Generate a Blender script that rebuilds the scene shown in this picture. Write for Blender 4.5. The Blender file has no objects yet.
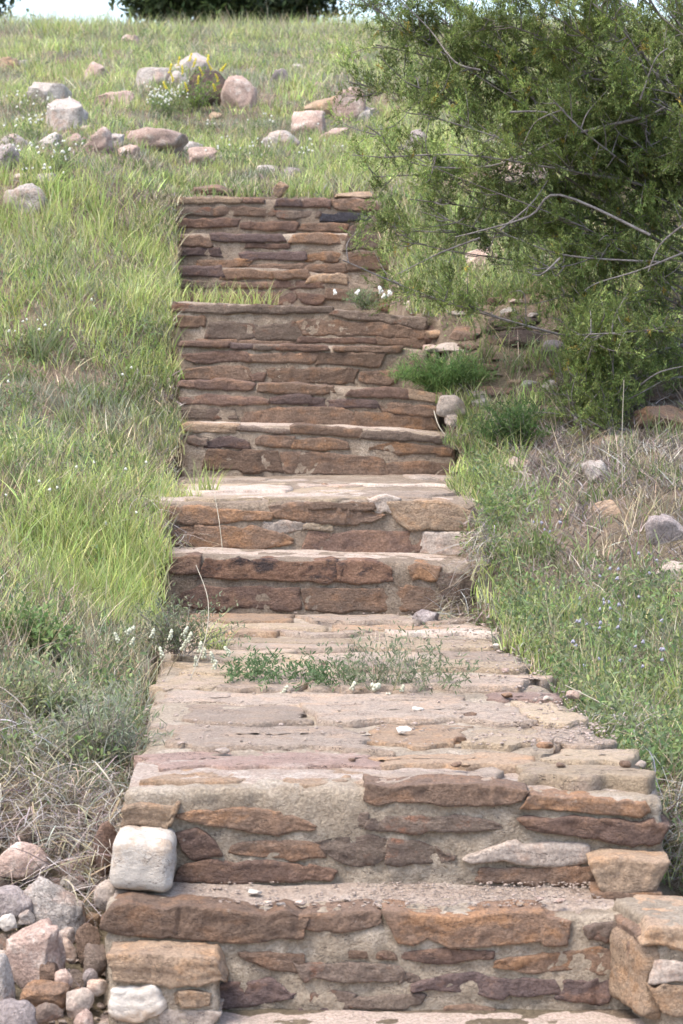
import bpy, math
import numpy as np

rng = np.random.default_rng(7)
scene = bpy.context.scene
COL = scene.collection

# ------------------------------------------------------------------ camera model
F = 2620.0
PITCH = math.atan((512 - 310) / F)
CAMZ = 1.6
CA, SA = math.cos(PITCH), math.sin(PITCH)

def at(px, py, Y):
    u = (px - 341.5) / F; v = (512 - py) / F
    dy = CA + v * SA
    s = Y / dy
    return np.array([u * s, Y, CAMZ + (-SA + v * CA) * s])

def proj(P):
    P = np.asarray(P, float)
    x, y, z = P[..., 0], P[..., 1], P[..., 2] - CAMZ
    d = y * CA - z * SA
    up = y * SA + z * CA
    return 341.5 + F * x / d, 512 - F * up / d

# ------------------------------------------------------------------ noise
def _h(i, j, k, s):
    n = (i * 374761393 + j * 668265263 + k * 2147483647 + s * 974634777) & 0xFFFFFFFF
    n = ((n ^ (n >> 13)) * 1274126177) & 0xFFFFFFFF
    n = ((n ^ (n >> 16)) * 2246822519) & 0xFFFFFFFF
    return ((n ^ (n >> 15)) & 0xFFFFFF) / float(0xFFFFFF) * 2 - 1

def vnoise(P, seed=0):
    P = np.asarray(P, float)
    i = np.floor(P).astype(np.int64); f = P - i
    f = f * f * f * (f * (f * 6 - 15) + 10)
    x, y, z = i[..., 0], i[..., 1], i[..., 2]
    r = 0
    for a in (0, 1):
        wa = f[..., 0] if a else 1 - f[..., 0]
        for b in (0, 1):
            wb = f[..., 1] if b else 1 - f[..., 1]
            for c in (0, 1):
                wc = f[..., 2] if c else 1 - f[..., 2]
                r = r + wa * wb * wc * _h(x + a, y + b, z + c, seed)
    return r

def fbm(P, seed=0, octv=3):
    P = np.asarray(P, float); r = 0; a = 1.0; t = 0
    for o in range(octv):
        r = r + a * vnoise(P * (2.03 ** o), seed + o * 17); t += a; a *= .5
    return r / t

def n2(x, y, sc, seed=0, octv=3):
    x, y = np.broadcast_arrays(np.asarray(x, float), np.asarray(y, float))
    return fbm(np.stack([x * sc, y * sc, np.full(x.shape, seed * 3.7)], -1), seed, octv)

def sstep(a, b, x):
    t = np.clip((np.asarray(x, float) - a) / (b - a), 0, 1); return t * t * (3 - 2 * t)

# ------------------------------------------------------------------ object helpers
WO = {}
def tag(o, label=None, cat=None, group=None, kind=None):
    if label: o['label'] = label
    if cat: o['category'] = cat
    if group: o['group'] = group
    if kind: o['kind'] = kind
    return o

def empty(name, loc):
    o = bpy.data.objects.new(name, None); COL.objects.link(o)
    o.location = loc; o.empty_display_size = .1
    WO[o] = np.array(loc, float); return o

def mesh_obj(name, V, faces, mat, parent=None, smooth=True, origin=None, col=None):
    """faces: list of int arrays (n,3) and/or (n,4); vertices are in world space"""
    V = np.asarray(V, float)
    if origin is None:
        origin = np.array([(V[:, 0].min() + V[:, 0].max()) / 2, (V[:, 1].min() + V[:, 1].max()) / 2, V[:, 2].min()])
    origin = np.array(origin, float)
    me = bpy.data.meshes.new(name)
    if not isinstance(faces, (list, tuple)): faces = [faces]
    faces = [np.asarray(f, np.int32) for f in faces if len(f)]
    me.vertices.add(len(V)); me.vertices.foreach_set('co', (V - origin).astype(np.float32).ravel())
    nl = sum(f.size for f in faces); npoly = sum(len(f) for f in faces)
    me.loops.add(nl); me.polygons.add(npoly)
    me.loops.foreach_set('vertex_index', np.concatenate([f.ravel() for f in faces]))
    tot = np.concatenate([np.full(len(f), f.shape[1], np.int32) for f in faces])
    st = np.concatenate([[0], np.cumsum(tot)[:-1]]).astype(np.int32)
    me.polygons.foreach_set('loop_start', st)
    me.polygons.foreach_set('loop_total', tot)
    me.update(calc_edges=True)
    if smooth: me.polygons.foreach_set('use_smooth', np.ones(npoly, bool))
    if col is not None:
        at_ = me.color_attributes.new('col', 'FLOAT_COLOR', 'POINT')
        c = np.ones((len(V), 4), np.float32); c[:, :3] = col
        at_.data.foreach_set('color', c.ravel())
    me.materials.append(mat)
    o = bpy.data.objects.new(name, me); COL.objects.link(o)
    WO[o] = origin
    if parent is not None:
        o.parent = parent; o.location = origin - WO[parent]
    else:
        o.location = origin
    return o

# ------------------------------------------------------------------ materials
def new_mat(name):
    m = bpy.data.materials.new(name); m.use_nodes = True
    nt = m.node_tree; nt.nodes.clear()
    out = nt.nodes.new('ShaderNodeOutputMaterial')
    b = nt.nodes.new('ShaderNodeBsdfPrincipled')
    nt.links.new(b.outputs[0], out.inputs[0])
    b.inputs['Roughness'].default_value = .9
    b.inputs['Specular IOR Level'].default_value = .2
    return m, nt, b, out

def rgba(c): return (c[0], c[1], c[2], 1)

def nz(nt, vec, scale, detail=4, rough=.6):
    n = nt.nodes.new('ShaderNodeTexNoise'); n.inputs['Scale'].default_value = scale
    n.inputs['Detail'].default_value = detail; n.inputs['Roughness'].default_value = rough
    nt.links.new(vec, n.inputs['Vector']); return n.outputs['Fac']

def ramp(nt, fac, a, b):
    r = nt.nodes.new('ShaderNodeMapRange'); r.inputs[1].default_value = a; r.inputs[2].default_value = b
    nt.links.new(fac, r.inputs[0]); return r.outputs[0]

def mix(nt, fac, c1, c2, mode='MIX'):
    m = nt.nodes.new('ShaderNodeMix'); m.data_type = 'RGBA'; m.blend_type = mode
    if isinstance(fac, (int, float)): m.inputs[0].default_value = fac
    else: nt.links.new(fac, m.inputs[0])
    for c, i in ((c1, 6), (c2, 7)):
        if isinstance(c, tuple): m.inputs[i].default_value = rgba(c)
        else: nt.links.new(c, m.inputs[i])
    return m.outputs[2]

def stone_mat(name, c1, c2, c3, patch=.5, patch_sc=9, strata=1.0, speck=.35, bump=.5, stretch=1.6, cracks=.75):
    """c1/c2 mottled body, c3 stains; layered sandstone grain stretched along the bed"""
    m, nt, b, out = new_mat(name)
    tc = nt.nodes.new('ShaderNodeTexCoord'); oi = nt.nodes.new('ShaderNodeObjectInfo')
    add = nt.nodes.new('ShaderNodeVectorMath'); add.operation = 'ADD'
    mul = nt.nodes.new('ShaderNodeVectorMath'); mul.operation = 'SCALE'
    cmb = nt.nodes.new('ShaderNodeCombineXYZ')
    for k in range(3): nt.links.new(oi.outputs['Random'], cmb.inputs[k])
    nt.links.new(cmb.outputs[0], mul.inputs[0]); mul.inputs['Scale'].default_value = 37
    nt.links.new(tc.outputs['Object'], add.inputs[0]); nt.links.new(mul.outputs[0], add.inputs[1])
    vec = add.outputs[0]
    mp = nt.nodes.new('ShaderNodeMapping'); mp.inputs['Scale'].default_value = (1, 1, stretch)
    nt.links.new(vec, mp.inputs[0]); sv = mp.outputs[0]
    f1 = ramp(nt, nz(nt, sv, 11, 5, .65), .35, .65)
    c = mix(nt, f1, c1, c2)
    f2 = ramp(nt, nz(nt, sv, patch_sc, 5, .7), .62 - patch * .3, .70 - patch * .18)
    c = mix(nt, f2, c, c3)
    f3 = ramp(nt, nz(nt, vec, 120, 3, .7), .38, .62)
    dk = mix(nt, f3, (.62, .6, .58), (1.28, 1.27, 1.25))
    c = mix(nt, speck + .3, c, dk, 'MULTIPLY')
    # pale lichen / lime crust
    f4 = ramp(nt, nz(nt, vec, 26, 5, .75), .64, .70)
    f4b = nt.nodes.new('ShaderNodeMath'); f4b.operation = 'MULTIPLY'; f4b.inputs[1].default_value = .45
    nt.links.new(f4, f4b.inputs[0])
    c = mix(nt, f4b.outputs[0], c, (.46, .40, .33))
    f5 = ramp(nt, nz(nt, vec, 17, 5, .8), .36, .30)
    f5b = nt.nodes.new('ShaderNodeMath'); f5b.operation = 'MULTIPLY'; f5b.inputs[1].default_value = .6
    nt.links.new(f5, f5b.inputs[0])
    c = mix(nt, f5b.outputs[0], c, (.10, .07, .055))
    mc = nt.nodes.new('ShaderNodeMapping'); mc.inputs['Scale'].default_value = (1, 2.6, 3.0)
    nt.links.new(vec, mc.inputs[0])
    nc = nz(nt, mc.outputs[0], 5.5, 5, .6)
    sb = nt.nodes.new('ShaderNodeMath'); sb.operation = 'SUBTRACT'; sb.inputs[1].default_value = .5; nt.links.new(nc, sb.inputs[0])
    ab = nt.nodes.new('ShaderNodeMath'); ab.operation = 'ABSOLUTE'; nt.links.new(sb.outputs[0], ab.inputs[0])
    cr = ramp(nt, ab.outputs[0], .007, .002)
    msk = nt.nodes.new('ShaderNodeMath'); msk.operation = 'MULTIPLY'
    nt.links.new(cr, msk.inputs[0]); nt.links.new(ramp(nt, nz(nt, vec, 4, 2), .45, .58), msk.inputs[1])
    crack = msk.outputs[0]
    cm = nt.nodes.new('ShaderNodeMath'); cm.operation = 'MULTIPLY'; cm.inputs[1].default_value = cracks; nt.links.new(crack, cm.inputs[0])
    c = mix(nt, cm.outputs[0], c, (.07, .05, .04))
    # per-stone brightness
    rv = ramp(nt, oi.outputs['Random'], 0, 1)
    r2 = nt.nodes.new('ShaderNodeMapRange'); nt.links.new(oi.outputs['Random'], r2.inputs[0])
    r2.inputs[3].default_value = .82; r2.inputs[4].default_value = 1.18
    hs = nt.nodes.new('ShaderNodeHueSaturation'); nt.links.new(r2.outputs[0], hs.inputs['Value'])
    nt.links.new(c, hs.inputs['Color'])
    nt.links.new(hs.outputs[0], b.inputs['Base Color'])
    h1 = nz(nt, sv, 38, 6, .75); h2 = nz(nt, vec, 170, 3, .7)
    hm = nt.nodes.new('ShaderNodeMath'); hm.operation = 'MULTIPLY_ADD'
    nt.links.new(h2, hm.inputs[0]); hm.inputs[1].default_value = .35; nt.links.new(h1, hm.inputs[2])
    bp = nt.nodes.new('ShaderNodeBump'); bp.inputs['Strength'].default_value = min(1, bump * 1.6); bp.inputs['Distance'].default_value = .028
    nt.links.new(hm.outputs[0], bp.inputs['Height']); nt.links.new(bp.outputs[0], b.inputs['Normal'])
    return m

SM = {
 'b': stone_mat('brown_sandstone', (0.232, 0.156, 0.112), (0.172, 0.120, 0.090), (0.272, 0.164, 0.104), .4),
 'r': stone_mat('red_sandstone', (.205, .132, .10), (.16, .108, .088), (.265, .165, .115), .5),
 'o': stone_mat('orange_sandstone', (.265, .17, .115), (.215, .148, .108), (.34, .195, .11), .5),
 't': stone_mat('tan_sandstone', (0.396, 0.288, 0.198), (0.315, 0.225, 0.158), (0.423, 0.270, 0.162), .35),
 'g': stone_mat('grey_brown_stone', (0.217, 0.168, 0.131), (0.172, 0.127, 0.102), (0.230, 0.123, 0.082), .25),
 'p': stone_mat('purple_stone', (.165, .115, .10), (.13, .095, .088), (.22, .135, .10), .3),
 'k': stone_mat('black_stone', (.06, .058, .066), (.05, .045, .052), (.10, .075, .07), .2),
 'm': stone_mat('blotched_red_stone', (.20, .115, .08), (.25, .15, .10), (.06, .045, .042), .5, 12),
 'w': stone_mat('white_stone', (.57, .52, .455), (.50, .44, .375), (.44, .345, .26), .38, 8, speck=-.1, bump=.3),
 'n': stone_mat('grey_cobble', (.40, .335, .28), (.33, .27, .225), (.42, .30, .23), .3, bump=.25, stretch=1),
 'f': stone_mat('pale_flagstone', (0.473, 0.380, 0.303), (0.391, 0.308, 0.242), (0.506, 0.374, 0.275), .4, 7, stretch=1.3, cracks=.95, bump=.7, speck=.2),
 'F': stone_mat('pink_flagstone', (0.429, 0.297, 0.242), (0.374, 0.264, 0.215), (0.484, 0.374, 0.308), .4, 7, stretch=1.3, cracks=.95, bump=.7, speck=.2),
 'y': stone_mat('straw_flagstone', (0.506, 0.396, 0.275), (0.440, 0.341, 0.242), (0.495, 0.385, 0.297), .4, 7, stretch=1.3, cracks=.95, bump=.7, speck=.2),
 'P': stone_mat('pink_granite', (.43, .31, .25), (.36, .26, .215), (.51, .42, .36), .4, 14, stretch=1, bump=.4),
 'G': stone_mat('pale_grey_boulder', (.47, .42, .375), (.37, .325, .29), (.44, .33, .27), .4, 10, stretch=1),
 'V': stone_mat('purple_grey_boulder', (.34, .29, .27), (.27, .225, .21), (.42, .36, .33), .4, 14, stretch=1),
 'D': stone_mat('brown_boulder_shade_tone', (.10, .075, .058), (.07, .052, .045), (.15, .10, .07), .3, 8),  # dark brown rock, colour deepened further to paint in the overhang's cave shade
}
MORTAR = stone_mat('mortar', (.455, .375, .285), (.36, .29, .215), (.52, .44, .35), .35, 7, speck=.25, bump=.6, stretch=1)
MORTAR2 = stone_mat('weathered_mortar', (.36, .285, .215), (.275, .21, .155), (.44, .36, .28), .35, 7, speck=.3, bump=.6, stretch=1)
GRAVEL = stone_mat('grit', (.52, .425, .36), (.46, .37, .305), (.55, .43, .37), .4, 30, speck=.4, stretch=1)

def soil_mat():
    m, nt, b, out = new_mat('soil')
    tc = nt.nodes.new('ShaderNodeTexCoord'); v = tc.outputs['Object']
    c = mix(nt, ramp(nt, nz(nt, v, 2.2, 5), .4, .6), (.24, .18, .13), (.17, .13, .095))
    c = mix(nt, ramp(nt, nz(nt, v, 9, 6, .75), .5, .62), c, (.30, .24, .17))
    c = mix(nt, ramp(nt, nz(nt, v, 1.1, 4), .5, .62), c, (.19, .155, .10))
    dk = mix(nt, ramp(nt, nz(nt, v, 90, 4, .8), .3, .7), (.4, .38, .36), (1.4, 1.38, 1.35))
    c = mix(nt, .8, c, dk, 'MULTIPLY')
    nt.links.new(c, b.inputs['Base Color'])
    bp = nt.nodes.new('ShaderNodeBump'); bp.inputs['Strength'].default_value = .9; bp.inputs['Distance'].default_value = .03
    nt.links.new(nz(nt, v, 45, 6, .8), bp.inputs['Height']); nt.links.new(bp.outputs[0], b.inputs['Normal'])
    return m
SOIL = soil_mat()

def leaf_mat(name, transl=.45):
    m, nt, b, out = new_mat(name)
    a = nt.nodes.new('ShaderNodeAttribute'); a.attribute_name = 'col'
    nt.links.new(a.outputs['Color'], b.inputs['Base Color'])
    b.inputs['Roughness'].default_value = .6
    if transl:
        t = nt.nodes.new('ShaderNodeBsdfTranslucent'); nt.links.new(a.outputs['Color'], t.inputs[0])
        mx = nt.nodes.new('ShaderNodeMixShader'); mx.inputs[0].default_value = transl
        nt.links.new(b.outputs[0], mx.inputs[1]); nt.links.new(t.outputs[0], mx.inputs[2])
        nt.links.new(mx.outputs[0], out.inputs[0])
    return m
LEAF = leaf_mat('grass_blades', .45)
DRY = leaf_mat('dry_stems', .15)
NEEDLE = leaf_mat('juniper_scales', .3)
PETAL = leaf_mat('petals', .3)

def bark_mat(name, c1, c2):
    m, nt, b, out = new_mat(name)
    tc = nt.nodes.new('ShaderNodeTexCoord'); v = tc.outputs['Object']
    c = mix(nt, ramp(nt, nz(nt, v, 25, 5, .7), .35, .65), c1, c2)
    nt.links.new(c, b.inputs['Base Color'])
    bp = nt.nodes.new('ShaderNodeBump'); bp.inputs['Distance'].default_value = .01
    nt.links.new(nz(nt, v, 80, 5), bp.inputs['Height']); nt.links.new(bp.outputs[0], b.inputs['Normal'])
    return m
BARK = bark_mat('grey_juniper_bark', (.30, .265, .245), (.15, .125, .11))
BARKD = bark_mat('dark_bark', (.10, .08, .065), (.06, .05, .04))

# ------------------------------------------------------------------ solid builders
def box_lattice(nx, ny, nz_):
    quads = []
    def add(fix, val, a, na, b_, nb, flip):
        i, j = np.meshgrid(np.arange(na), np.arange(nb), indexing='ij')
        c = []
        for di, dj in ((0, 0), (1, 0), (1, 1), (0, 1)):
            p = np.zeros(i.shape + (3,), np.int64); p[..., fix] = val; p[..., a] = i + di; p[..., b_] = j + dj
            c.append(p.reshape(-1, 3))
        if flip: c = c[::-1]
        quads.append(np.stack(c, 1))
    add(2, nz_, 0, nx, 1, ny, False); add(2, 0, 0, nx, 1, ny, True)
    add(1, 0, 0, nx, 2, nz_, False); add(1, ny, 0, nx, 2, nz_, True)
    add(0, nx, 1, ny, 2, nz_, False); add(0, 0, 1, ny, 2, nz_, True)
    Q = np.concatenate(quads); code = (Q[..., 0] * 4096 + Q[..., 1]) * 4096 + Q[..., 2]
    u, inv = np.unique(code.ravel(), return_inverse=True)
    L = np.stack([u // (4096 * 4096), (u // 4096) % 4096, u % 4096], 1).astype(float)
    L = L / np.array([nx, ny, nz_]) * 2 - 1
    return L, inv.reshape(-1, 4)

def block(half, res, rad, amp, seed, strata=.0, freq=7.0):
    """rounded rough block, local coords; returns verts and quads"""
    half = np.asarray(half, float)
    n = np.clip(np.ceil(2 * half / res), 3, 300).astype(int)
    L, q = box_lattice(*n)
    P = L * half
    r = min(rad, half.min() * .95)
    inner = np.clip(P, -(half - r), half - r)
    d = P - inner
    ln = np.linalg.norm(d, axis=1, keepdims=True)
    N = d / np.maximum(ln, 1e-9)
    P = inner + N * r
    off = seed * 13.37
    Q = P + off
    rid = np.abs(fbm(Q * freq * 1.7 * np.array([1, 1, 1.8]), seed + 21, 2))
    disp = amp * (fbm(Q * freq, seed, 3) * .9 - 1.1 * np.clip(.12 - rid, 0, 1) * 5 + .5 * fbm(Q * freq * 4.5, seed + 5, 2) + .28 * fbm(Q * 90, seed + 3, 2))
    if strata:
        disp = disp + strata * vnoise(Q * np.array([4, 4, 75]), seed + 9) * (np.abs(N[:, 2:3].ravel()) < .7)
    P = P + N * disp[:, None]
    return P, q

def px_stone(x0, x1, yt, yb, Y, mat, parent, name='stone', prot=.014, depth=.13, rad=.003, amp=.006, seed=None, res=None, strata=.0015):
    """a stone bedded in the riser whose face stands prot in front of the plane Y; yt/yb = pixel heights along its top/bottom"""
    global SEED
    SEED += 1; seed = SEED if seed is None else seed
    yt = np.atleast_1d(np.asarray(yt, float)); yb = np.atleast_1d(np.asarray(yb, float))
    prot = (prot * .30 + .0035 if Y < 9 else prot * .2 + .0042) if 0 < prot < .06 else prot
    grow = .006 * F / Y; x0 -= grow; x1 += grow; yt = np.atleast_1d(np.asarray(yt, float)) - grow * (.35 if Y < 9 else .5); yb = np.atleast_1d(np.asarray(yb, float)) + grow * (.35 if Y < 9 else .5)
    Yf = Y - prot
    a = at(x0, 300, Yf)[0]; b = at(x1, 300, Yf)[0]
    n = 13
    tx = np.linspace(0, 1, n)
    zt = np.array([at(0, np.interp(t, np.linspace(0, 1, len(yt)), yt), Yf)[2] for t in tx])
    zb = np.array([at(0, np.interp(t, np.linspace(0, 1, len(yb)), yb), Yf)[2] for t in tx])
    w = (b - a) / 2; h = (zt - zb).mean() / 2
    if res is None: res = .0066 * Y / 6.2
    P, q = block((w, depth / 2, h), res, min(rad, h * .45), min(amp, h * .3), seed, strata)
    t = np.clip((P[:, 0] / w + 1) / 2, 0, 1); tz = (P[:, 2] / h + 1) / 2
    Zt = np.interp(t, tx, zt); Zb = np.interp(t, tx, zb)
    rr = np.random.default_rng(seed); wob = min(.011, h * .34)
    m = max(3, int(2 * w / .055))
    kx = np.sort(np.concatenate([[0, 1], rr.uniform(0, 1, m)]))
    Zt = Zt + np.interp(t, kx, rr.uniform(-1, .7, m + 2) * wob)
    Zb = Zb + np.interp(t, kx, rr.uniform(-.7, 1, m + 2) * wob)
    # corners knocked off
    e = np.clip(1 - np.minimum(t, 1 - t) * 2 * w / (h * 1.1), 0, 1)
    cl, cr = rr.uniform(0, .5, 2) ** 2 * 1.3, rr.uniform(0, .5, 2) ** 2 * 1.3
    Zt = Zt - e * h * 1.2 * np.where(t < .5, cl[0], cr[0]); Zb = Zb + e * h * 1.2 * np.where(t < .5, cl[1], cr[1])
    slant = rr.uniform(-.5, .5, 2)
    Xw = P[:, 0] + np.where(t < .5, slant[0], slant[1]) * P[:, 2] * np.abs(2 * t - 1)
    # face split into a few planes (cleaved sandstone)
    yy = P[:, 1] + (P[:, 1] < 0) * np.interp(t, kx, rr.uniform(-1, 1, m + 2)) * .006
    V = np.stack([Xw + (a + b) / 2, yy + Yf + depth / 2, Zb + tz * (Zt - Zb)], 1)
    return mesh_obj(name, V, q, SM[mat], parent)
SEED = 100

def ico(sub):
    import bmesh
    bm = bmesh.new(); bmesh.ops.create_icosphere(bm, subdivisions=sub, radius=1)
    V = np.array([v.co[:] for v in bm.verts]); Fc = np.array([[v.index for v in f.verts] for f in bm.faces])
    bm.free(); return V, Fc
ICO = {s: ico(s) for s in (1, 2, 3, 4, 5)}

def rock_shape(half, seed, ang=.5, sub=4, rough=.05):
    V, Fc = ICO[sub]
    r = np.random.default_rng(seed)
    # superellipsoid-ish start then chisel with random planes
    p = 2 + 2.2 * ang
    S = V / (np.sum(np.abs(V) ** p, 1, keepdims=True) ** (1 / p))
    S = S * (1 + (.12 + .25 * min(ang * 2, 1)) * fbm(V * 1.4 + seed, seed, 2))[:, None]
    for k in range(int(3 + 18 * ang)):
        n = r.normal(size=3); n /= np.linalg.norm(n); dlim = r.uniform(.55, .92) + (1 - ang) * .14
        e = S @ n - dlim
        S = S - np.clip(e, 0, None)[:, None] * n * (.75 + .25 * ang)
    S = S * (1 + 1.6 * rough * fbm(V * 4 + seed, seed + 3, 4))[:, None]
    S -= (S.max(0) + S.min(0)) / 2
    S /= (S.max(0) - S.min(0)) / 2
    return S * np.asarray(half), Fc

# ------------------------------------------------------------------ terrain
PY = np.array([2, 5.6, 5.95, 6.3, 6.8, 8, 9.6, 10.3, 11.5, 12.2, 13.0, 14.2, 15.1, 20, 25, 28.5, 30.5, 32.5, 45, 80, 300])
PZ = np.array([-.2, -.10, -.02, .09, .32, .37, .46, .72, .86, 1.08, 1.56, 1.80, 2.20, 3.08, 3.86, 4.38, 4.55, 4.50, 4.3, 3, -12])
IY = np.array([2, 5.9, 6.1, 6.25, 6.5, 9.9, 10.2, 10.6, 12.0, 12.4, 13.1, 14.5, 15.2, 15.4])
IZ = np.array([-.08, -.05, 0, .1, .30, .33, .5, .72, .74, 1.0, 1.48, 1.50, 1.9, 2.2])
EY = np.array([4, 6.0, 6.3, 10.05, 12.07, 12.95, 14.6, 15.4])
EL = np.array([-.56, -.56, -.52, -.69, -.75, -.84, -.91, -.93])
ER = np.array([1.1, .80, .78, .50, .52, .42, .24, .22])

def edges(Y): return np.interp(Y, EY, EL), np.interp(Y, EY, ER)

def terrain(X, Y):
    X = np.asarray(X, float); Y = np.asarray(Y, float)
    l, r = edges(Y)
    d = np.maximum(np.maximum(l - X, X - r), 0)
    far = sstep(15.12, 15.4, Y)
    d = np.where(far > 0, np.maximum(d, far), d)
    zi = np.interp(Y, IY, IZ)
    left = X < 0
    bank = np.where(left, .18 * sstep(0, .7, d) * sstep(6.5, 8, Y), .13 * sstep(0, .9, d) * sstep(6.5, 8, Y))
    bank = np.where(Y > 15.2, .17 * sstep(0, .6, np.maximum(np.maximum(l - X, X - r), 0)) + .17 * sstep(17, 21, Y) * (1 - sstep(0, .6, np.maximum(np.maximum(l - X, X - r), 0))), bank)
    zo = np.interp(Y, PY, PZ) + .02 + bank
    zo = zo + .05 * n2(X, Y, .9, 3) * sstep(0, .5, d) + .025 * n2(X, Y, 4, 5) + .05 * n2(X, Y, .35, 8) * sstep(16, 20, Y) * 2
    k = sstep(.0, .06, d + .03 * n2(X, Y, 5, 9) * (d > 0))
    front = sstep(5.6, 5.9, Y)
    zi2 = np.where(Y < 5.98, -.03, zi)
    return zi2 * (1 - k) + zo * k

def ground_hit(px, py):
    Ys = np.linspace(4.5, 60, 6000)
    P = np.array([at(px, py, 1.0)]); d = P[0] - np.array([0, 0, CAMZ])
    X = d[0] * Ys; Z = CAMZ + d[2] * Ys
    T = terrain(X, Ys)
    i = np.argmax(T >= Z) if (T >= Z).any() else len(Ys) - 1
    return np.array([X[i], Ys[i], T[i]])

def build_terrain():
    ys = np.concatenate([np.arange(2, 5.4, .1), np.arange(5.4, 16, .035), np.arange(16, 34, .12), np.linspace(34, 80, 40), np.linspace(84, 300, 20)])
    g = np.concatenate([-np.geomspace(200, 6, 26), np.arange(-5.8, -2.2, .2), np.arange(-2.2, 2.6, .035), np.arange(2.6, 6, .2), np.geomspace(6.2, 200, 26)])
    X, Y = np.meshgrid(g, ys)
    Z = terrain(X, Y)
    V = np.stack([X, Y, Z], -1).reshape(-1, 3)
    nx, ny = len(g), len(ys)
    i = (np.arange(ny - 1)[:, None] * nx + np.arange(nx - 1)[None]).ravel()
    q = np.stack([i, i + 1, i + nx + 1, i + nx], 1)
    o = mesh_obj('hillside', V, q, SOIL, origin=(0, 0, 0))
    tag(o, 'grassy hillside rising behind the stone steps', 'hillside', kind='structure')
build_terrain()

# ------------------------------------------------------------------ staircase
stair = empty('stone_staircase', tuple(at(360, 1010, 6.0)))
tag(stair, 'mortared red and brown sandstone staircase climbing the grassy hillside', 'staircase')

def step(Y, xL, xR, yt, yb, back, mat, seed, amp=.0045, name='step'):
    Xl = at(xL, 300, Y)[0]; Xr = at(xR, 300, Y)[0]
    yt = np.asarray(yt, float)
    tx = np.linspace(0, 1, len(yt)); zt = np.array([at(0, y, Y)[2] for y in yt])
    zb = at(0, yb, Y)[2] - .12
    h = (zt.mean() - zb) / 2; w = (Xr - Xl) / 2; dp = (back - Y) / 2
    P, q = block((w, dp, h), .016 * Y / 6.2, .018, amp, seed, 0, 6)
    t = np.clip((P[:, 0] / w + 1) / 2, 0, 1); tz = (P[:, 2] / h + 1) / 2
    Z = zb + tz * (np.interp(t, tx, zt) - zb)
    V = np.stack([P[:, 0] + (Xl + Xr) / 2, P[:, 1] + Y + dp, Z], 1)
    return mesh_obj(name, V, q, mat, stair)

def stones(parent, Y, rows, **kw):
    for r in rows:
        opts = dict(kw)
        if len(r) > 5: opts.update(r[5])
        px_stone(r[0], r[1], r[2], r[3], Y, r[4], parent, **opts)

# first step
s1 = step(6.0, 101, 640, (906, 911, 914, 911, 914, 918, 917), 1010, 6.5, MORTAR, 1, .011)
stones(s1, 6.0, [
 (102, 304, (905, 907, 908, 912, 915), (935, 937, 940, 942, 941), 'b', dict(prot=.03)),
 (300, 381, (917, 914, 912), (930, 930, 927), 'b', dict(prot=.018)),
 (393, 572, (911, 915, 918, 914, 915, 919), (942, 944, 947, 946, 944), 'o', dict(prot=.028)),
 (593, 621, (922, 923), (943, 940), 'g', dict(prot=.03, rad=.02)),
 (238, 301, (953, 952, 956), (957, 970, 976), 'b'),
 (298, 404, (961, 961, 965), (982, 982, 980), 'g'),
 (345, 395, (951, 953), (958, 959), 'b'),
 (384, 495, (953, 950, 952), (958, 964, 960), 'r'),
 (499, 621, (957, 952, 950), (970, 974, 974), 'o', dict(prot=.006)),
 (216, 291, (984, 980, 981, 993), (1008, 1007, 1005, 997), 'p'),
 (311, 352, (993, 992, 995), (1000, 1011, 1007), 'g'),
 (347, 424, (996, 995, 994), (1009, 1008, 1007), 'g'),
 (403, 420, (972, 975), (984, 982), 'g'),
 (416, 562, (984, 975, 976, 978, 978), (991, 995, 998, 998, 998), 'p', dict(prot=.02)),
 (566, 617, (983, 978, 977), (998, 1003, 1005), 'p'),
 (448, 497, (1008, 1006, 1010), (1012, 1013, 1013), 'b', dict(prot=.02)),
 (300, 360, (1008, 1008), (1014, 1014), 'p', dict(prot=.004)),
])
# second step (front of the long landing)
s2 = step(6.26, 121, 668, (790, 788, 787, 788, 792, 795, 798, 800), 888, 6.85, MORTAR, 2, .011)
stones(s2, 6.26, [
 (121, 170, (805, 803), (828, 829), 't', dict(prot=.05, strata=.006)),
 (172, 317, (813, 811, 809, 814, 824), (815, 824, 831, 834, 830), 'o'),
 (176, 213, (833, 829, 838), (854, 858, 856), 'r', dict(prot=.01)),
 (230, 322, (845, 842, 840, 842), (855, 860, 861, 858), 'b', dict(prot=.008)),
 (175, 332, (864, 862, 863, 869), (881, 882, 883, 880), 'r'),
 (319, 394, (839, 838, 838), (856, 868, 860), 'g', dict(prot=.006)),
 (390, 452, (840, 842, 853), (866, 864, 860), 'g', dict(prot=.004)),
 (366, 526, (786, 785, 784, 789), (803, 805, 805, 804), 'b', dict(prot=.03)),
 (529, 652, (797, 797, 801), (808, 813, 815), 'o', dict(prot=.03)),
 (344, 368, (816, 814), (826, 828), 'g', dict(prot=.006)),
 (369, 502, (819, 817, 817, 822), (832, 833, 832, 828), 'g'),
 (528, 669, (819, 819, 821, 824), (832, 838, 843, 846), 'r', dict(prot=.035)),
 (469, 594, (852, 842, 841, 846), (862, 865, 868, 866), 'n', dict(prot=.03, rad=.03, amp=.003, strata=0)),
 (482, 598, (870, 869, 868), (882, 885, 884), 'b', dict(prot=.01)),
 (601, 667, (858, 860, 864), (896, 897, 898), 't', dict(prot=.12, depth=.25, rad=.01)),
 (600, 668, (893, 894), (901, 902), 'o', dict(prot=.125, depth=.2)),
])
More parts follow.
